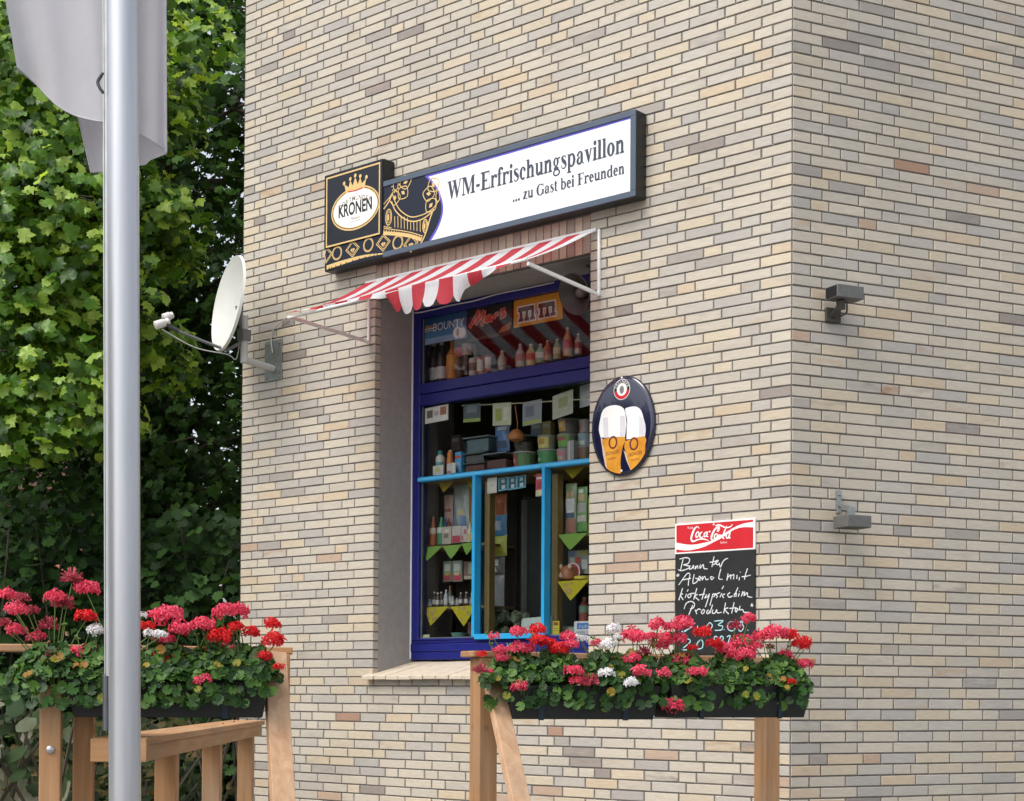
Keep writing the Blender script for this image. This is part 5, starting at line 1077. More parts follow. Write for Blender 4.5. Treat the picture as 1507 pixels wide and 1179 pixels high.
card((836,810,866,845),.60,gm('#77807c'),'board of colourful badges behind the right lower pane',[(gm('#4a5a86'),.05,.75,.35,.98),(gm('#b8b4a4'),.1,.45,.3,.7),(gm('#b03a30'),.38,.45,.62,.72),(gm('#c2c8ca'),.68,.2,.95,.6),(gm('#9a9c4a'),.55,.78,.95,.98)],None,'badge board','badge_board')
q = WL(844,842,.56); b = MB(); b.lathe((q[0],.56,q[1]),[(.06,0),(.062,.004),(.055,.008)],24,Matrix.Rotation(R(90),4,'X')); o = wmesh(b,'round_sign',gm('#b0303e'),'round red badge standing behind the yellow napkin','badge',q[0],.56,q[1])
b = MB(); b.ring(q[0],q[1],.062,.062,.008,.551); b.build('rim',W_,o)
x,z,w_,h,d = bx(825,838,841,854,.50); b = MB(); b.lathe((x,.53,z),[(.02,0),(.055,.01),(.062,.045),(.05,.085),(.02,.10)],14); o = wmesh(b,'piggy_bank',gm('#8f4a2c',.35),'round brown money box standing on the yellow napkin','money box',x,.53,z,smooth=50)
b = MB(); b.lathe((x-.02,.50,z+.04),[(.001,-.03),(.028,-.02),(.03,.0),(.02,.02),(.001,.026)],12); b.lathe((x-.045,.5,z+.09),[(.004,-.02),(.016,-.01),(.016,.01),(.004,.02)],8); b.lathe((x+.035,.5,z+.09),[(.004,-.02),(.016,-.01),(.016,.01),(.004,.02)],8); b.build('snout',gm('#c9a890'),o,smooth=50)
x,z,w_,h,d = bx(844,848,861,853,.50); b = MB(); b.lathe((x,.54,z),[(.055,0),(.06,.004),(.06,h),(.054,h+.003)],20); wmesh(b,'jar_lid',gm('#d9c42a'),'bright yellow lid lying on the right napkin shelf','lid',x,.54,z,smooth=40)
bottle((847,878,863,914),.60,gm('#8a3c34',.35),gm('#b07a6a'),(gm('#5f8a70'),.35,.62),'dark red sausage tin below the yellow fruit napkin','' or None,'round')
card((813,914,823,935),.412,gm('#d6c22c'),'yellow sticker with black writing beside the right turquoise post',[(gm('#7a3a20'),.15,.7,.85,.92),(gm('#8a7a20'),.15,.45,.85,.5),(gm('#8a7a20'),.15,.3,.85,.35)],None,'sticker','sticker')
o,_q = card((845,914,876,934),.412,gm('#dcdfe2'),'white RUHR sticker with blue field at the right jamb',[(gm('#2f62b4'),.13,.42,.98,.86)],None,'sticker','sticker',words=[(W_,'ruhr',.52,.50,.36,.55,0),(gm('#5f6a78'),'Größte Nachf.',.55,.14,.20,.80,0)])
bag((824,922,842,944),.55,gm('#7f9a84',.35),'pale green packet at the foot of the right lower pane',prints=[(gm('#c9d2cc'),.2,.4,.8,.8)],hang=False)

# ---- a second, dimmer row of stock at the back of the shelves
BG = 'stock in the back row of the kiosk shelves'
back_row = [((716,646,726,664),'#8a5a3c','brown carton in the back row between storage box and blue snack bag'),((781,622,796,641),'#5f7a8c','slate blue carton in the back row above the yellow labelled tub'),((797,620,810,640),'#a08a4a','mustard carton in the back row left of the three stacked tubs'),((664,640,676,664),'#6a4a52','plum carton in the back row left of the storage boxes')]
for px,col,tx_ in back_row: pack(px,.80,gm(col),tx_,cat='carton',name='carton',group=BG,prints=[(gm('#b9b4a4'),.15,.55,.85,.8)])
t = wthing('rear_shelf','dim shelving with rows of packets at the back of the kiosk','shelf',-2.6,2.7,.7)
for zz_ in (1.5,2.1,2.7,3.3): MB().box(-4.0,-1.0,2.75,3.15,zz_-.02,zz_).build('board',SHELFW,t)
cols_ = ['#a0483a','#b09a4a','#4a6a9a','#5f8a54','#b4aca0','#8a4a6a','#c07a3a']
for r_,zz_ in enumerate((1.5,2.1,2.7,3.3)):
    for k in range(9):
        x0 = -3.9+k*.31+rnd.uniform(-.03,.03); MB().box(x0,x0+rnd.uniform(.16,.26),2.80,2.98,zz_+.001,zz_+rnd.uniform(.18,.42)).build('packet',gm(cols_[(k*3+r_*2)%7]),t,bevel=.006)

# ================================================================== timber railings in front of the wall
RZ = 1.785                                              # top of the hand rails
FLZ = .0
def at_z(px,py,z):
    d = ray(px,py); t = (z-EYE)/d[2]; return Vector((d[0]*t,d[1]*t,z))
M_BOLT = pm('steel_bolt','#b9bcc0',.3,metal=.8)
def rail_thing(label, A_, B_):
    A_,B_ = Vector(A_),Vector(B_); d = B_-A_; ang = math.atan2(d.y,d.x); t = thing('wooden_railing',label,'railing',(A_.x,A_.y,0),ang); return t, d.length, ang
def wbox(name, mat, parent, x0,x1,y0,y1,z0,z1): return MB().box(x0,x1,y0,y1,z0,z1).build(name,mat,parent,bevel=.004)
def inloc(t, P):                                        # world point -> the railing's own axes
    a = t.rotation_euler[2]; x,y_ = P[0]-t.location[0], P[1]-t.location[1]; return Vector((x*math.cos(a)+y_*math.sin(a), -x*math.sin(a)+y_*math.cos(a), P[2]))
# right one
RA = at_z(689,958,RZ); RB = at_z(1191,969,RZ)
rr_, L, an = rail_thing('wooden railing with two flower boxes in front of the chalkboard wall',RA,RB)
wbox('top_rail',M_WOODH,rr_,0,L,-.05,.07,RZ-.027,RZ)
wbox('post',M_WOODV,rr_,.035,.125,-.045,.045,.0,RZ-.029)
xq = next(k*.01 for k in range(300) if 753.5+FPX*(RA.x+(RB-RA).normalized().x*k*.01)/(RA.y+(RB-RA).normalized().y*k*.01) > 1127); wbox('post',M_WOODV,rr_,xq-.045,xq+.045,-.045,.045,0,RZ-.029)
p0 = inloc(rr_,PX(722,985,7.02)); p1 = inloc(rr_,PX(765,1179,6.62)); p1 = p0+(p1-p0)*1.9
MB().bar(p0,p1,.088,.034,(0,-1,.2)).build('brace',M_PALEWOOD,rr_,bevel=.004)
# left one
LA = at_z(-260,945,RZ); LB = at_z(430,953,RZ)
lr_, L2, an2 = rail_thing('wooden railing with a flower box behind the flagpole',LA,LB)
wbox('top_rail',M_WOODH,lr_,0,L2,-.05,.07,RZ-.030,RZ)
for px_,Y_ in ((74,6.28),(123,6.45),(411,6.62)):
    xq = inloc(lr_,PX(px_,1100,Y_)).x; yq = inloc(lr_,PX(px_,1100,Y_)).y
    o = wbox('post',M_WOODV,lr_,xq-.040,xq+.040,yq-.02,yq+.07,0,1.62 if px_ < 100 else RZ-.032)
    if px_ < 100: MB().lathe((xq+.002,yq-.021,PX(75,1103,6.28)[2]),[(.016,0),(.015,.006),(.008,.011)],14,Matrix.Rotation(R(90),4,'X')).build('bolt',M_BOLT,o,smooth=40)
p0 = inloc(lr_,PX(404,962,6.55)); p1 = inloc(lr_,PX(416,1179,6.2)); p1 = p0+(p1-p0)*1.9
MB().bar(p0,p1,.092,.040,(.25,-1,.2)).build('brace',M_PALEWOOD,lr_,bevel=.004)
# low railing running back to the wall
PZ = 1.42; qa = Vector((-1.43,6.75,PZ)); qb = Vector((-1.57,10.3,PZ)); d = qb-qa
lw_ = thing('low_railing','low wooden railing with a broad flat plank top running back to the wall','railing',(qa.x,qa.y,0),math.atan2(d.y,d.x)); L3 = d.length
MB().box(-.45,L3,0,.215,PZ-.03,PZ).build('top_plank',M_WOODH,lw_,bevel=.004)
MB().box(-.44,L3-.05,.012,.05,PZ-.095,PZ-.031).build('apron',M_WOODH,lw_,bevel=.003)
for xs in (-.43,.50,1.90,3.35): 
    o = MB().box(xs,xs+.095,.051,.146,0,PZ-.032).build('post',M_WOODV,lw_,bevel=.004)
    MB().lathe((xs+.048,.0495,PZ-.066),[(.012,0),(.011,.005),(.006,.008)],12,Matrix.Rotation(R(90),4,'X')).build('bolt',M_BOLT,o,smooth=40)
MB().box(-.49,-.452,.0,.215,PZ-.095,PZ-.004).build('end_board',M_WOODY,lw_,bevel=.003)

# ================================================================== flower boxes and geraniums
M_BOX = pm('dark_green_box_plastic','#0d1413',.5,var=.1); M_SOIL = pm('potting_soil','#2b2119',.95,var=.4,scale=60,bump=.6)
def flower_box(PL, PR, zt, label):
    PL,PR = Vector(PL),Vector(PR); d = PR-PL; L = d.length; t = thing('flower_box',label,'flower box',(PL.x,PL.y,PL.z),math.atan2(d.y,d.x),'dark plastic flower boxes hung on the railings')
    h = zt-PL.z; b = MB(); w0,w1 = .075,.095; e = .028
    o_ = [(0,-w0,0),(L,-w0,0),(L,w0,0),(0,w0,0),(-e,-w1,h),(L+e,-w1,h),(L+e,w1,h),(-e,w1,h)]; i_ = [(.012-e,-w1+.012,h),(L+e-.012,-w1+.012,h),(L+e-.012,w1-.012,h),(.012-e,w1-.012,h),(0,-w0+.01,h-.03),(L,-w0+.01,h-.03),(L,w0-.01,h-.03),(0,w0-.01,h-.03)]
    b.add(o_+i_,[(0,3,2,1),(0,1,5,4),(1,2,6,5),(2,3,7,6),(3,0,4,7),(4,5,9,8),(5,6,10,9),(6,7,11,10),(7,4,8,11),(8,9,13,12),(9,10,14,13),(10,11,15,14),(11,8,12,15)])
    b.build('trough',M_BOX,t,bevel=.004)
    MB().box(-.01,L+.01,-w1+.02,w1-.02,h-.05,h-.028).build('soil',M_SOIL,t)
    for q in (.2,.8): MB().add([(L*q-.012,-w0-.006,-.004),(L*q+.012,-w0-.006,-.004),(L*q+.012,-w1-.006,h*.99),(L*q-.012,-w1-.006,h*.99),(L*q-.012,-w0-.0005,-.004),(L*q+.012,-w0-.0005,-.004),(L*q+.012,-w1-.0005,h*.99),(L*q-.012,-w1-.0005,h*.99)],[(0,1,2,3),(7,6,5,4),(0,4,5,1),(1,5,6,2),(3,2,6,7),(0,3,7,4)]).build('hanger',pm('hanger_metal','#22303a',.5,metal=.3),t)
    return t
flower_box(PX(750,1058,6.95),PX(955,1059,7.05),1.635,'dark green flower box on the right railing, nearer the window')
flower_box(PX(977,1056,7.06),PX(1168,1053,7.42),1.645,'dark green flower box on the right railing, nearer the building corner')
flower_box(PX(112,1055,6.32),PX(386,1051,6.42),1.64,'long dark green flower box on the left railing behind the flagpole')
L_GER = leaf_mat('geranium_leaf','#1a3612','#2f561d','#587c30',.22,.5,.35)
M_YLEAF = leaf_mat('yellowed_geranium_leaf','#6f7a2c','#a08a3a','#8a5a34',.25,.6,.2); M_STEM = pm('green_stem','#5f7a3a',.6); M_DRY = pm('withered_bloom','#8a4048',.8,var=.3,scale=60)
def petal_mat(name,c1,c2):
    return leaf_mat(name,c1,c2,c2,.3,.6,.25,(1.1,1.05,1.05))
M_PINK = petal_mat('coral_petal','#e23e5e','#f06680'); M_RD = petal_mat('scarlet_petal','#d81e2a','#ea3a3c'); M_WH = petal_mat('white_petal','#ececec','#f6f6f6'); M_FADE = petal_mat('faded_petal','#9a3446','#c25a68')
FM = dict(P=M_PINK,R=M_RD,W=M_WH,D=M_FADE)
nrg = np.random.default_rng(11)
def np_mesh(name, v, f, mat, parent, smooth=False):     # v (n,3), f (m,k)
    me = bpy.data.meshes.new(name); nv, (nf,k) = len(v), f.shape
    me.vertices.add(nv); me.vertices.foreach_set('co', np.asarray(v,dtype=np.float32).ravel())
    me.loops.add(nf*k); me.loops.foreach_set('vertex_index', f.ravel().astype(np.int32))
    me.polygons.add(nf); me.polygons.foreach_set('loop_start', np.arange(0,nf*k,k,dtype=np.int32)); 
    me.update(calc_edges=True); me.validate(); me.materials.append(mat)
    if smooth: me.polygons.foreach_set('use_smooth', np.ones(nf,dtype=bool))
    o = bpy.data.objects.new(name, me); C.objects.link(o)
    if parent is not None: o.parent = parent
    return o
def frames(nrm, spin):                                  # rotation frames: columns x,y in leaf plane, z = normal
    z = nrm/np.linalg.norm(nrm,axis=1,keepdims=True); h = np.where(np.abs(z[:,2:3])<.9,np.array([[0,0,1.]]),np.array([[1.,0,0]]))
    x = np.cross(h,z); x /= np.linalg.norm(x,axis=1,keepdims=True); y_ = np.cross(z,x)
    c,s = np.cos(spin)[:,None],np.sin(spin)[:,None]; return x*c+y_*s, -x*s+y_*c, z
def leaves(P, nrm, size, spin, outline, cup=.12, wob=0.):
    """many small blades: outline (k,2) fan around a centre, slightly cupped"""
    k = len(outline); n = len(P); o = np.vstack([[0,0],outline]); x,y_,z = frames(nrm,spin)
    h = cup*(o[:,0]**2+o[:,1]**2); h = h[None,:]*np.ones((n,1))
    if wob: h = h+nrg.normal(0,wob,(n,k+1))
    v = P[:,None,:]+size[:,None,None]*(o[None,:,0:1]*x[:,None,:]+o[None,:,1:2]*y_[:,None,:]+h[:,:,None]*z[:,None,:])
    i = np.arange(k); f = np.stack([np.zeros(k,int),1+i,1+(i+1)%k],1); F = (np.arange(n)[:,None,None]*(k+1)+f[None]).reshape(-1,3)
    return v.reshape(-1,3), F
GER = []
for i in range(20):
    a = 2*math.pi*i/20-math.pi/2; r = .5*(1+.10*math.cos(5*a*2)); r = .06 if i == 0 else r
    GER.append((r*math.cos(a),r*math.sin(a)))
GER = np.array(GER)
def floret_head(c, r, n):
    """an umbel: a dome of small five-petalled florets"""
    d = nrg.normal(size=(n,3)); d[:,2] = np.abs(d[:,2])*.85-.25; d /= np.linalg.norm(d,axis=1,keepdims=True)
    rad = r*nrg.uniform(.55,1.12,n)[:,None]; pc = c+d*rad*np.array([1,1,.72]); fs = r*nrg.uniform(.26,.46,n)
    x,y_,z = frames(d+nrg.normal(0,.35,(n,3)),nrg.uniform(0,6.28,n)); V = []; F = []
    pet = np.array([(0,0,0),(.20,.50,.12),(.25,.90,.04),(0,1.10,-.10),(-.25,.90,.04),(-.20,.50,.12)])
    k = 0
    for j in range(5):
        a = 2*math.pi*j/5; ca,sa = math.cos(a),math.sin(a); q = pet.copy(); q[:,0],q[:,1] = pet[:,0]*ca-pet[:,1]*sa, pet[:,0]*sa+pet[:,1]*ca
        v = pc[:,None,:]+fs[:,None,None]*(q[None,:,0:1]*x[:,None]+q[None,:,1:2]*y_[:,None]+q[None,:,2:3]*z[:,None]*1.6)
        V.append(v.reshape(-1,3)); F.append((np.arange(n)[:,None,None]*6+np.array([[0,1,2],[0,2,3],[0,3,4],[0,4,5]])[None]).reshape(-1,3)+k); k += n*6
    return np.vstack(V), np.vstack(F)
def faded_head(c, r, n):
    d = nrg.normal(size=(n,3)); d[:,2] = np.abs(d[:,2])-.2; d /= np.linalg.norm(d,axis=1,keepdims=True)
    x,y_,z = frames(d,nrg.uniform(0,6.28,n)); V = []; rr = r*nrg.uniform(.6,1.1,n)[:,None]; w_ = r*.09
    a = np.repeat(c[None],n,0); V = np.stack([a+x*w_*.4,a-x*w_*.4,a+d*rr-x*w_,a+d*rr*1.08+y_*w_,a+d*rr+x*w_],1).reshape(-1,3)
    F = (np.arange(n)[:,None,None]*5+np.array([[0,1,2],[0,2,4],[2,3,4]])[None]).reshape(-1,3)
    return V,F
def geranium(label, cx_px, Y0, spread, heads, zb, up=.135, nl=120, leafs=(.030,.050), group='geraniums in the flower boxes'):
    """heads: (px,py,r_px,colour) of the flower heads in the photo; the plant itself is a mound of round leaves rising from the box"""
    base = PX(cx_px,1020,Y0); base.z = zb; t = thing('geranium',label,'geranium',tuple(base),0,group); B = np.array(base)
    # foliage: a dome of leaves, trailing over the front edge
    n = int(nl*2.7); th = nrg.uniform(0,2*np.pi,n); q = np.sqrt(nrg.uniform(.02,1,n)); P = np.stack([q*np.cos(th)*spread, q*np.sin(th)*.125-.02, up*(1-q**2.2)*nrg.uniform(.35,1.05,n)+.01],1)
    low = (nrg.uniform(size=n)<.075); P[low,1] = -nrg.uniform(.10,.15,low.sum()); P[low,2] = -nrg.uniform(.0,.095,low.sum())
    nr = np.stack([P[:,0]/spread*.7, P[:,1]/.12*.8-.25, np.full(n,.8)],1)+nrg.normal(0,.42,(n,3)); nr[low,2] -= .5; nr[low,1] -= .5
    v,f = leaves(P,nr,nrg.uniform(*leafs,n),nrg.uniform(0,6.28,n),GER,.35,.03)
    np_mesh('foliage',v,f,L_GER,t)
    st = MB()
    for i in range(0,n,4): st.tube([(P[i,0]*.3,P[i,1]*.3,-.02),(P[i,0]*.7,P[i,1]*.7,P[i,2]*.5),tuple(P[i])],.0022,4,False)
    for (px,py,rp,cl) in heads:
        Yh = Y0-.045+rnd.uniform(-.05,.06); 
        if py > 985: Yh = Y0-.14
        hp = PX(px,py,Yh)-base; r = rp*Yh/FPX*1.12; c = np.array(hp)
        m = Vector((c[0]*.45,c[1]*.4,max(.02,c[2]*.45))); st.tube(smooth_path([(c[0]*.25,c[1]*.25,-.02),tuple(m),(c[0],c[1],c[2]-r*.35)],3),.0024,5,False)
        if cl == 'D':
            v,f = faded_head(c,r*1.02,90); v2,f2 = floret_head(c,r*.8,7); v,f = np.vstack([v,v2]),np.vstack([f,f2+len(v)])
        else:
            v,f = floret_head(c,r*.92,40 if rp > 9 else 24); v2,f2 = faded_head(c+np.array([0,0,-r*.1]),r*.7,14); v,f = np.vstack([v,v2]),np.vstack([f,f2+len(v)])
        np_mesh('flower_head',v,f,FM[cl],t)
    n2 = 9; k2 = nrg.integers(0,n,n2); v,f = leaves(P[k2]+np.array([0,-.02,.004]),nr[k2],nrg.uniform(.026,.042,n2),nrg.uniform(0,6.28,n2),GER,.5,.06); np_mesh('yellowed_foliage',v,f,M_YLEAF,t)
    for k in range(3):
        bx_ = nrg.uniform(-spread,spread); by_ = nrg.uniform(-.10,.02); bz_ = up+nrg.uniform(.01,.09); st.tube([(bx_*.5,by_*.4,0),(bx_*.8,by_,bz_*.6),(bx_,by_,bz_)],.002,5,False)
        for j in range(7): a_ = nrg.uniform(0,6.28); st.tube([(bx_,by_,bz_),(bx_+.012*math.cos(a_),by_+.012*math.sin(a_),bz_+nrg.uniform(-.006,.012))],[.0015,.0034],5)
    st.build('stem',M_STEM,t,smooth=True)
RH = '133,300,25,P 230,282,36,P 313,272,34,R 155,355,28,P 230,350,42,P 310,318,38,R 345,322,34,R 400,350,42,R 435,300,32,P 82,372,22,R 165,385,30,P 450,332,28,P 550,325,24,P 700,295,46,P 720,305,34,P 805,255,38,P 910,245,42,P 988,282,38,R 840,312,42,P 815,335,36,P 890,310,36,P 1035,328,34,R 945,345,24,R 695,390,33,P 745,365,28,D 460,440,38,P 525,487,38,D 470,480,28,P 235,505,34,P 300,430,40,D 735,447,40,P 825,452,34,P 905,402,46,P 965,445,36,P 1010,490,40,P 865,583,40,P 1085,350,40,P 1150,320,42,P 1165,370,45,P 1120,378,34,P 1240,300,40,P 1290,285,45,P 1345,295,35,R 1395,325,36,R 1405,342,24,R 1330,378,32,P 1400,415,34,P 1350,485,24,R 1265,345,18,D 1175,225,30,P 1120,260,28,D 1210,340,28,P 75,440,30,D 115,440,16,P 270,350,30,P 775,300,26,P 865,262,28,P 1325,420,14,R 508,492,22,P'
RW_ = '495,310,25,W 620,272,32,W 598,335,35,W 590,450,32,W 692,490,30,W 640,300,18,W 480,300,16,W'
LH = '35,205,40,P 105,228,32,D 70,275,48,P 155,285,30,D 20,345,32,D 75,373,46,P 165,403,44,P 333,135,46,D 403,180,50,P 255,215,46,P 290,250,48,D 395,308,46,R 225,355,44,D 368,480,54,P 240,490,28,D 780,305,66,P 830,365,48,P 680,355,34,R 935,348,52,P 1035,285,52,P 1095,280,48,P 1020,400,56,R 1090,355,34,R 1160,380,40,R 1260,343,40,R 1265,422,52,R 1090,470,38,P 1220,492,38,R 1290,540,26,R 738,530,66,R 940,600,40,P 770,415,38,P 740,432,40,D 560,330,46,P 600,440,44,R 700,300,26,P'
LW_ = '440,372,38,W 740,390,32,W 655,300,22,W 690,385,26,W 560,390,30,W'
def parse(s,sc,ox_,oy_): return [(ox_+float(a)/sc,oy_+float(b)/sc,float(c)/sc,d) for a,b,c,d in (q.split(',') for q in s.split())]
def plants(specs, heads):
    sets = {i:[] for i in range(len(specs))}
    for h in heads:
        ok = [i for i,s in enumerate(specs) if (s[3]=='W')==(h[3]=='W')]; i = min(ok,key=lambda i:abs(specs[i][0]-h[0])); sets[i].append(h)
    for i,s in enumerate(specs): geranium(s[4],s[0],s[1],s[2],sets[i],s[5],nl=s[6])
hr = parse(RH,2.79,680,830)+parse(RW_,2.79,680,830)
plants([(757,6.97,.15,'P','coral and scarlet geranium at the left end of the right railing',1.64,150),(818,7.0,.15,'P','coral and red geranium in front of the window\'s right half',1.64,150),(886,7.02,.15,'W','white geranium between the coral ones on the right railing',1.64,140),(935,7.05,.13,'P','coral geranium drooping between the two right flower boxes',1.64,120),
        (1003,7.12,.15,'P','coral and scarlet geranium in front of the chalkboard',1.64,150),(1075,7.25,.16,'P','dense coral geranium below the chalkboard\'s right edge',1.64,160),(1145,7.38,.14,'P','coral and scarlet geranium at the right end beside the building corner',1.64,150)], hr)
hl = parse(LH,3.14,0,810)+parse(LW_,3.14,0,810)
plants([(78,6.30,.16,'P','tall coral and faded geranium at the far left of the left railing',1.64,170),(148,6.33,.13,'W','white geranium behind the flagpole on the left railing',1.64,110),(178,6.34,.16,'P','coral and red geranium hidden partly by the flagpole',1.64,150),(245,6.36,.17,'P','coral geranium just right of the flagpole',1.64,170),(315,6.38,.15,'P','coral and scarlet geranium right of the middle of the left box',1.64,160),(368,6.40,.12,'P','scarlet geranium at the right end of the left railing',1.64,130)], hl)

# ================================================================== flagpole and flag
PY = 5.6; pc = PX(182.5,700,PY); pr = 25*PY/FPX*.93; topz = 5.4
fp = thing('flagpole','silver aluminium flagpole standing in front of the left railing','flagpole',(pc.x,PY,0))
lean = (PX(180,124,PY).x-PX(182.8,1120,PY).x)/(PX(180,124,PY).z-PX(182.8,1120,PY).z); x_at = lambda z:(z-pc.z)*lean
b = MB(); ns = 40; vs = []; zz = [0,.02,.3,6.6]
for z in zz:
    for k in range(ns):
        a = 2*math.pi*k/ns; r = pr
        vs.append((x_at(z)+r*math.cos(a),r*math.sin(a),z))
b.add(vs,[(i*ns+k,i*ns+(k+1)%ns,(i+1)*ns+(k+1)%ns,(i+1)*ns+k) for i in range(3) for k in range(ns)]+[tuple(range(3*ns,4*ns))])
M_ALU = pm('brushed_aluminium','#bfc1c6',.36,metal=.7,var=.09,scale=26,stretch=(1,1,.06),bump=.04)
b.build('pole',M_ALU,fp,smooth=60)
b = MB()
def trk(x0,x1,y0,y1,z0,z1):
    b.add([(x+x_at(z),y,z) for z in (z0,z1) for x,y in ((x0,y0),(x1,y0),(x1,y1),(x0,y1))],[(0,3,2,1),(4,5,6,7),(0,1,5,4),(1,2,6,5),(2,3,7,6),(3,0,4,7)])
zt0 = PX(160,995,PY).z; trk(-pr-.0125,-pr-.0085,-.012,.012,zt0,6.6); trk(-pr-.0065,-pr+.004,-.012,.012,zt0,6.6); b.build('halyard_track',pm('track_aluminium','#b6b9b8',.4,metal=.6),fp)
b = MB(); z0,z1 = PX(158,1075,PY).z,PX(158,992,PY).z; b.tube([(-pr-.010+x_at(z0),-.002,z0),(-pr-.010+x_at(z1),-.002,z1)],.0105,10); b.build('counterweight',pm('weight_metal','#6a6d72',.35,metal=.6),fp,smooth=40)
b = MB(); zk = PX(153,130,PY).z; b.tube(smooth_path([(-pr-.012+x_at(zk),-.01,zk+.05),(-pr-.03+x_at(zk),-.01,zk+.02),(-pr-.022+x_at(zk),-.012,zk-.005),(-pr-.010+x_at(zk),-.01,zk-.02)],5),.006,6); b.build('shackle',M_DKPL,fp,smooth=True)
M_FLAG = pm('pale_flag_cloth','#cbcad0',.8,var=.05,scale=5,trans=.4); M_HEM = pm('flag_hem','#a9a8ae',.85)
fl = thing('flag','pale grey flag hanging limp and curled behind the flagpole','flag',(pc.x,PY+.10,PX(180,124,PY).z))
FZ = fl.location.z; YF = PY+.10
def sheet(name, cols, mat, th=.0015):                    # columns of world points, top to bottom
    b = MB(); nr = len(cols[0]); vs = [tuple(Vector(p)-fl.location) for c_ in cols for p in c_]
    b.add(vs,[(i*nr+j,i*nr+j+1,(i+1)*nr+j+1,(i+1)*nr+j) for i in range(len(cols)-1) for j in range(nr-1)]); return b.build(name,mat,fl,smooth=True)
def fcol(pxt, pxb, pyb, Yt, Yb, n=8, pyt=-190):
    out = []
    for j in range(n+1):
        t = j/n; out.append(tuple(PX(pxt+(pxb-pxt)*t, pyt+(pyb-pyt)*t, Yt+(Yb-Yt)*t)))
    return out
# rear hanging part: the long tongue left of the pole
cols = []
for i in range(9):
    t = i/8; xb = 134+(205-134)*t; yb = 254-6*t; xt = 30+170*t; cols.append(fcol(xt,xb,yb,YF+.16+.05*math.sin(9*t),YF+.15+.035*math.sin(7*t)))
sheet('rear_fold',cols,M_FLAG); b = MB(); b.tube([Vector(p)-fl.location for p in cols[0]],.0022,5,False); b.tube([Vector(c_[-1])-fl.location for c_ in cols],.0022,5,False); b.build('hem',M_HEM,fl,smooth=True)
# front fold sweeping left with its hem
bot = smooth_path([(25,100),(55,126),(80,152),(105,168),(135,177),(165,182),(200,196),(222,206),(238,218),(246,226)],3); cols = []
for i,(x,y) in enumerate(bot):
    t = i/(len(bot)-1); Yb = YF+.05+.05*math.sin(3.2*t*3)+.025*math.sin(21*t)+(.02 if x < 170 else -.04*(t-.6)); xt = -25+ (262+25)*t if x < 170 else x+ (240-x)*.3; cols.append(fcol(xt,x,y,YF+.04,Yb,10))
sheet('front_fold',cols,M_FLAG)
b = MB(); hp_ = [Vector(c_[-1])-fl.location+Vector((0,-.002,0)) for c_ in cols]; b.tube(hp_,.0028,5,False); b.build('hem',M_HEM,fl,smooth=True)
# curled underside at the right
cols = []
for i in range(8):
    t = i/7; x = 246-(246-190)*t; yb = 226+(240-226)*min(1,t*1.6)+ (4 if t>.5 else 0); cols.append([tuple(PX(x, (214-30*t)+(yb-(214-30*t))*j/5, YF+.07+.12*math.sin(t*1.6)*(j/5*.4+.6))) for j in range(6)])
sheet('curl',cols,M_FLAG)

# ================================================================== trees, hedge and shrub to the left of the building
MAPLE = np.array([(0,-.46),(.12,-.34),(.36,-.40),(.40,-.20),(.58,-.02),(.42,.08),(.44,.30),(.24,.28),(.16,.42),(0,.62),(-.16,.42),(-.24,.28),(-.44,.30),(-.42,.08),(-.58,-.02),(-.40,-.20),(-.36,-.40),(-.12,-.34)])
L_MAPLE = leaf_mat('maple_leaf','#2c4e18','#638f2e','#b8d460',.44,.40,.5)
L_DARK = leaf_mat('shaded_leaf','#1a3012','#2a4819','#456a28',.28,.55,.15)  # canopy shade of the back trees put into a darker leaf colour
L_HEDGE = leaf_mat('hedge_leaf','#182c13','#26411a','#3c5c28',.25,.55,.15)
M_BARK = pm('bark','#4a4238',.95,var=.4,scale=14,bump=.8,stretch=(1,1,.3))
def bough_leaves(c, r, n, size, sag=.25, flat=.62):
    """leaves on the outer shell of a bough, laid in drooping tiers"""
    d = nrg.normal(size=(n,3)); d /= np.linalg.norm(d,axis=1,keepdims=True); q = nrg.uniform(.1,1.25,n)**.55
    k = np.array([1,1,flat]); P = d*q[:,None]*r*k
    tiers = np.round(P[:,2]/(r*.30))*r*.30; P[:,2] = .30*tiers+.70*P[:,2]-sag*(P[:,0]**2+P[:,1]**2)/r
    P += c; nr = np.stack([d[:,0]*.7-.1,d[:,1]*.7-.42,np.full(n,.7)],1)+nrg.normal(0,.42,(n,3))
    return P, nr, nrg.uniform(*size,n), nrg.uniform(0,6.28,n)
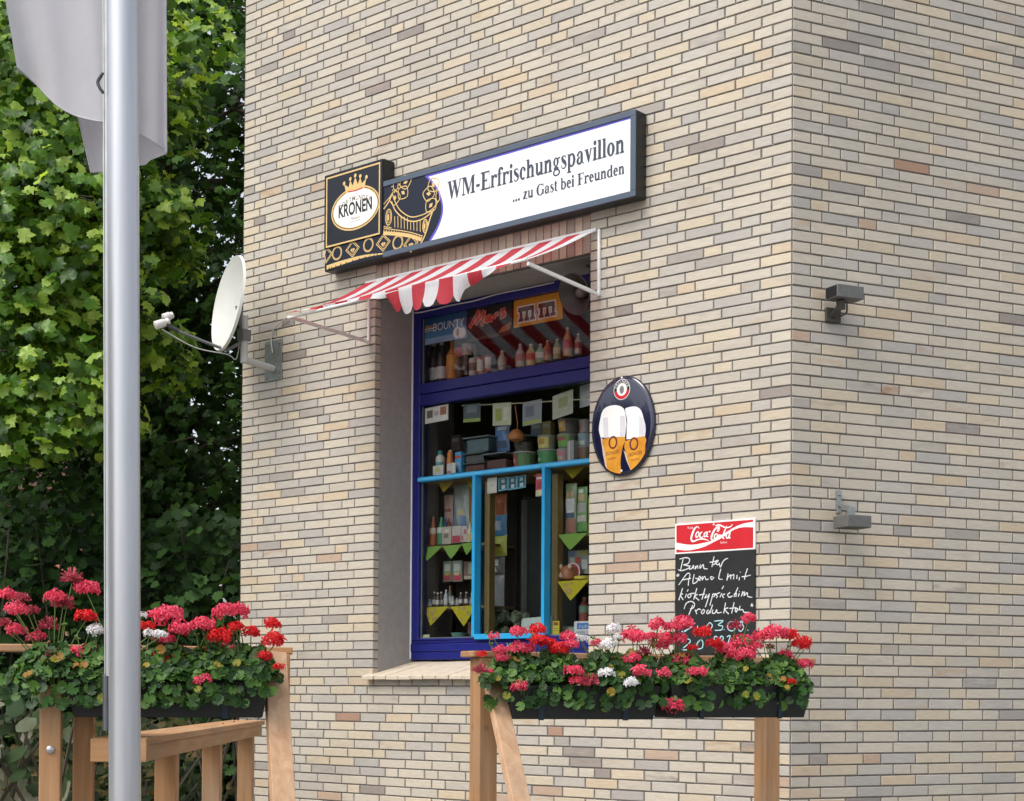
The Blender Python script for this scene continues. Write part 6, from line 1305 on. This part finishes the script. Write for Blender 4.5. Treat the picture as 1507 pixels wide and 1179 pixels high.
def tree(name, label, base, boughs, mat, size, group, trunk_r=.16, dens=1.):
    """boughs: (x,y,z,r,n) round the trunk"""
    t = thing(name,label,'tree',base,0,group); B = np.array(base); Ps = []
    for x,y_,z,r,n in boughs: Ps.append(bough_leaves(np.array((x,y_,z))-B,r,int(n*dens),size))
    P = np.vstack([q[0] for q in Ps]); nr = np.vstack([q[1] for q in Ps]); sz = np.concatenate([q[2] for q in Ps]); sp = np.concatenate([q[3] for q in Ps])
    v,f = leaves(P,nr,sz,sp,MAPLE,-.28,.085); np_mesh('crown',v,f,mat,t)
    top = max(b_[2] for b_ in boughs); tb = MB(); H_ = top-base[2]
    pts = [(0,0,-.05),(.05,.02,H_*.25),(-.06,.05,H_*.5),(.04,0,H_*.78),(0,.05,H_)]; tb.tube(smooth_path(pts,5),[trunk_r*(1.25-.95*i/20) for i in range(21)],10)
    for x,y_,z,r,n in boughs:
        e = Vector((x,y_,z))-Vector(base); zs = max(1.5,e.z-.35); s0 = Vector((0,0,min(zs,H_*.9))); m = s0.lerp(e,.55)+Vector((0,0,.12)); rb = trunk_r*.2
        tb.tube(smooth_path([tuple(s0),tuple(m),tuple(e)],5),[rb*(1-.08*i) for i in range(11)],6)
        for k in range(4):
            a = nrg.uniform(0,6.28); q = e+Vector((math.cos(a)*r*.8,math.sin(a)*r*.8,nrg.uniform(-.3,.2)*r)); tb.tube([tuple(m.lerp(e,.6)),tuple(e.lerp(q,.5)+Vector((0,0,.05))),tuple(q)],[rb*.35,rb*.25,rb*.12],5,False)
    tb.build('trunk',M_BARK,t,smooth=True); return t
def bg(px,py,Y,r,n): p = PX(px,py,Y); return (p.x,p.y,p.z,r,n)
TG = 'broadleaf trees beside the building'
front = [bg(*q) for q in ((30,190,13.0,.80,300),(130,150,13.4,.75,260),(235,160,13.9,.46,130),(60,300,12.7,.72,280),(-70,240,13.2,.9,260),(105,250,13.0,.52,150),(222,300,13.6,.46,150),(110,400,12.9,.66,230),(10,410,12.8,.70,250),(-80,420,13.0,.8,220),(245,370,13.9,.34,80),(40,530,12.6,.70,250),(120,600,12.7,.50,170),(20,620,12.5,.50,160),(232,500,13.6,.34,80),(260,545,13.8,.28,50),(150,50,13.5,.85,260),(40,40,13.3,.9,280),(240,40,14.2,.7,180),(-60,90,13.6,1.0,260),(-150,330,13.6,1.1,260),(-160,120,14.2,1.2,260),(90,480,13.4,.55,140),(160,330,13.5,.45,110))]
tree('maple_tree','bright green maple tree with lobed leaves reaching in behind the flag',(-5.0,14.9,0),front,L_MAPLE,(.070,.150),TG,dens=1.55)
back = []
for i in range(9):
    for j in range(8):
        px_ = -60+i*55+rnd.uniform(-22,22); py_ = 20+j*118+rnd.uniform(-45,45)
        if px_ > 380: continue
        back.append(bg(px_,py_,rnd.uniform(16.2,18.6),rnd.uniform(.75,1.05),155))
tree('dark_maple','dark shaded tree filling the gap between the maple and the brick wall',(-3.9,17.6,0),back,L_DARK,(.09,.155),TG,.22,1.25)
far = []
for i in range(8):
    for j in range(7):
        px_ = -80+i*62+rnd.uniform(-25,25); py_ = 40+j*140+rnd.uniform(-50,50)
        if px_ > 400 or (px_ < 70 and 700 < py_ < 830): continue
        far.append(bg(px_,py_,rnd.uniform(20.0,23.0),rnd.uniform(1.05,1.35),135))
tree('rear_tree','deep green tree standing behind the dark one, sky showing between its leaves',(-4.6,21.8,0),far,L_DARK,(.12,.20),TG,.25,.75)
def reflection_tree(label, dx, dy, rz):  # maple copies added out of view for the panes to reflect
    t = [o for o in C.objects if o.name == 'maple_tree'][0]; c = copy_tree(t); c.location = (t.location.x+dx,t.location.y+dy,0); c.rotation_euler = (0,0,rz); c['label'] = label
reflection_tree('green maple tree, unseen, added left of the railing for window reflections',-6.2,-3.0,2.1)
reflection_tree('green maple tree, unseen, added far left for window reflections',-9.5,-8.5,4.0)
# clipped hedge and undergrowth below the trees
def mass(name, label, cat, x0,x1,y0,y1,z0,z1,n,mat,size,outline=MAPLE):
    t = thing(name,label,cat,((x0+x1)/2,(y0+y1)/2,0)); P = np.stack([nrg.uniform(x0,x1,n),nrg.uniform(y0,y1,n),z0+(z1-z0)*nrg.uniform(0,1,n)**.8],1)
    P[:,2] += .12*np.sin(P[:,0]*3.1)+.08*np.sin(P[:,0]*7.3+1); P -= np.array([(x0+x1)/2,(y0+y1)/2,0])
    v,f = leaves(P,np.stack([nrg.normal(0,.5,n),nrg.normal(-.7,.4,n),np.full(n,.6)],1),nrg.uniform(*size,n),nrg.uniform(0,6.28,n),outline,.15,.03); np_mesh('foliage',v,f,mat,t)
    if name == 'hedge': MB().box(-(x1-x0)*.5,(x1-x0)*.47,(y1-y0)*.25,(y1-y0)*.4,0,1.9).build('added_core',pm('added_core_fill','#1d2416',.9,var=.5,scale=3),t)  # solid dark box added inside the hedge to close bright gaps
    if z1 > 5: MB().box(-(x1-x0)*.3,(x1-x0)*.3,-(y1-y0)*.49,(y1-y0)*.49,0,z1*.93).build('added_core',pm('added_core_fill','#1d2416',.9,var=.5,scale=3),t)  # added solid core, keeps bright blotches out of the pane reflection
    st = MB()
    for k in range(26):
        x = rnd.uniform(x0,x1)-(x0+x1)/2; y_ = rnd.uniform(y0,y1)-(y0+y1)/2; st.tube([(x,y_,0),(x+rnd.uniform(-.2,.2),y_,(z0+z1)*.45),(x+rnd.uniform(-.4,.4),y_+rnd.uniform(-.2,.2),z1*.95)],[.014,.010,.005],5,False)
    st.build('stem',M_BARK,t); return t
OVAL = np.array([(math.cos(a)*.28*(1 if abs(math.sin(a))<.9 else .6),math.sin(a)*.5) for a in [2*math.pi*i/10 for i in range(10)]])
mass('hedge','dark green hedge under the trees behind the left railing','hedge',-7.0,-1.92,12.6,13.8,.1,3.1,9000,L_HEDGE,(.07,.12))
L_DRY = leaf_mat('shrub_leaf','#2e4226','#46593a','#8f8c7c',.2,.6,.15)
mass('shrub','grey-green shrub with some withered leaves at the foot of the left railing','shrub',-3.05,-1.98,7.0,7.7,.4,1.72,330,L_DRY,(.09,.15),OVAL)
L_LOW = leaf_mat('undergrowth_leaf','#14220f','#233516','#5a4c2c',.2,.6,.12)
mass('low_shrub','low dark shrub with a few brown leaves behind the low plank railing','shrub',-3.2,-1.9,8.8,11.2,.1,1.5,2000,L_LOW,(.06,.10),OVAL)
mass('reflection_hedge','tall dark hedge, unseen, added far left to darken the window reflection','hedge',-18,-16,-2,14,0,7.5,3600,L_HEDGE,(.25,.45))  # added out of view so the lower pane reflects something dark
# red brick house far behind the trees
hs_ = thing('distant_house','pink-red brick house glimpsed through the leaves at the far left','house',(-15.5,42,0))
MB().box(-4.5,4.5,0,9,0,6.8).build('wall',pm('distant_red_brick','#b0705c',.85,var=.2,scale=3),hs_)
MB().prism([(-5,6.8),(5,6.8),(0,10.6)],-.3,9.3).build('roof',pm('distant_roof_tile','#6b4a40',.8,var=.2,scale=4),hs_)
for i in range(3):
    for zz_ in (1.2,4.2): MB().box(-3.4+i*2.6,-2.2+i*2.6,-.03,.05,zz_,zz_+1.5).build('window',pm('distant_window','#39444e',.2),hs_)
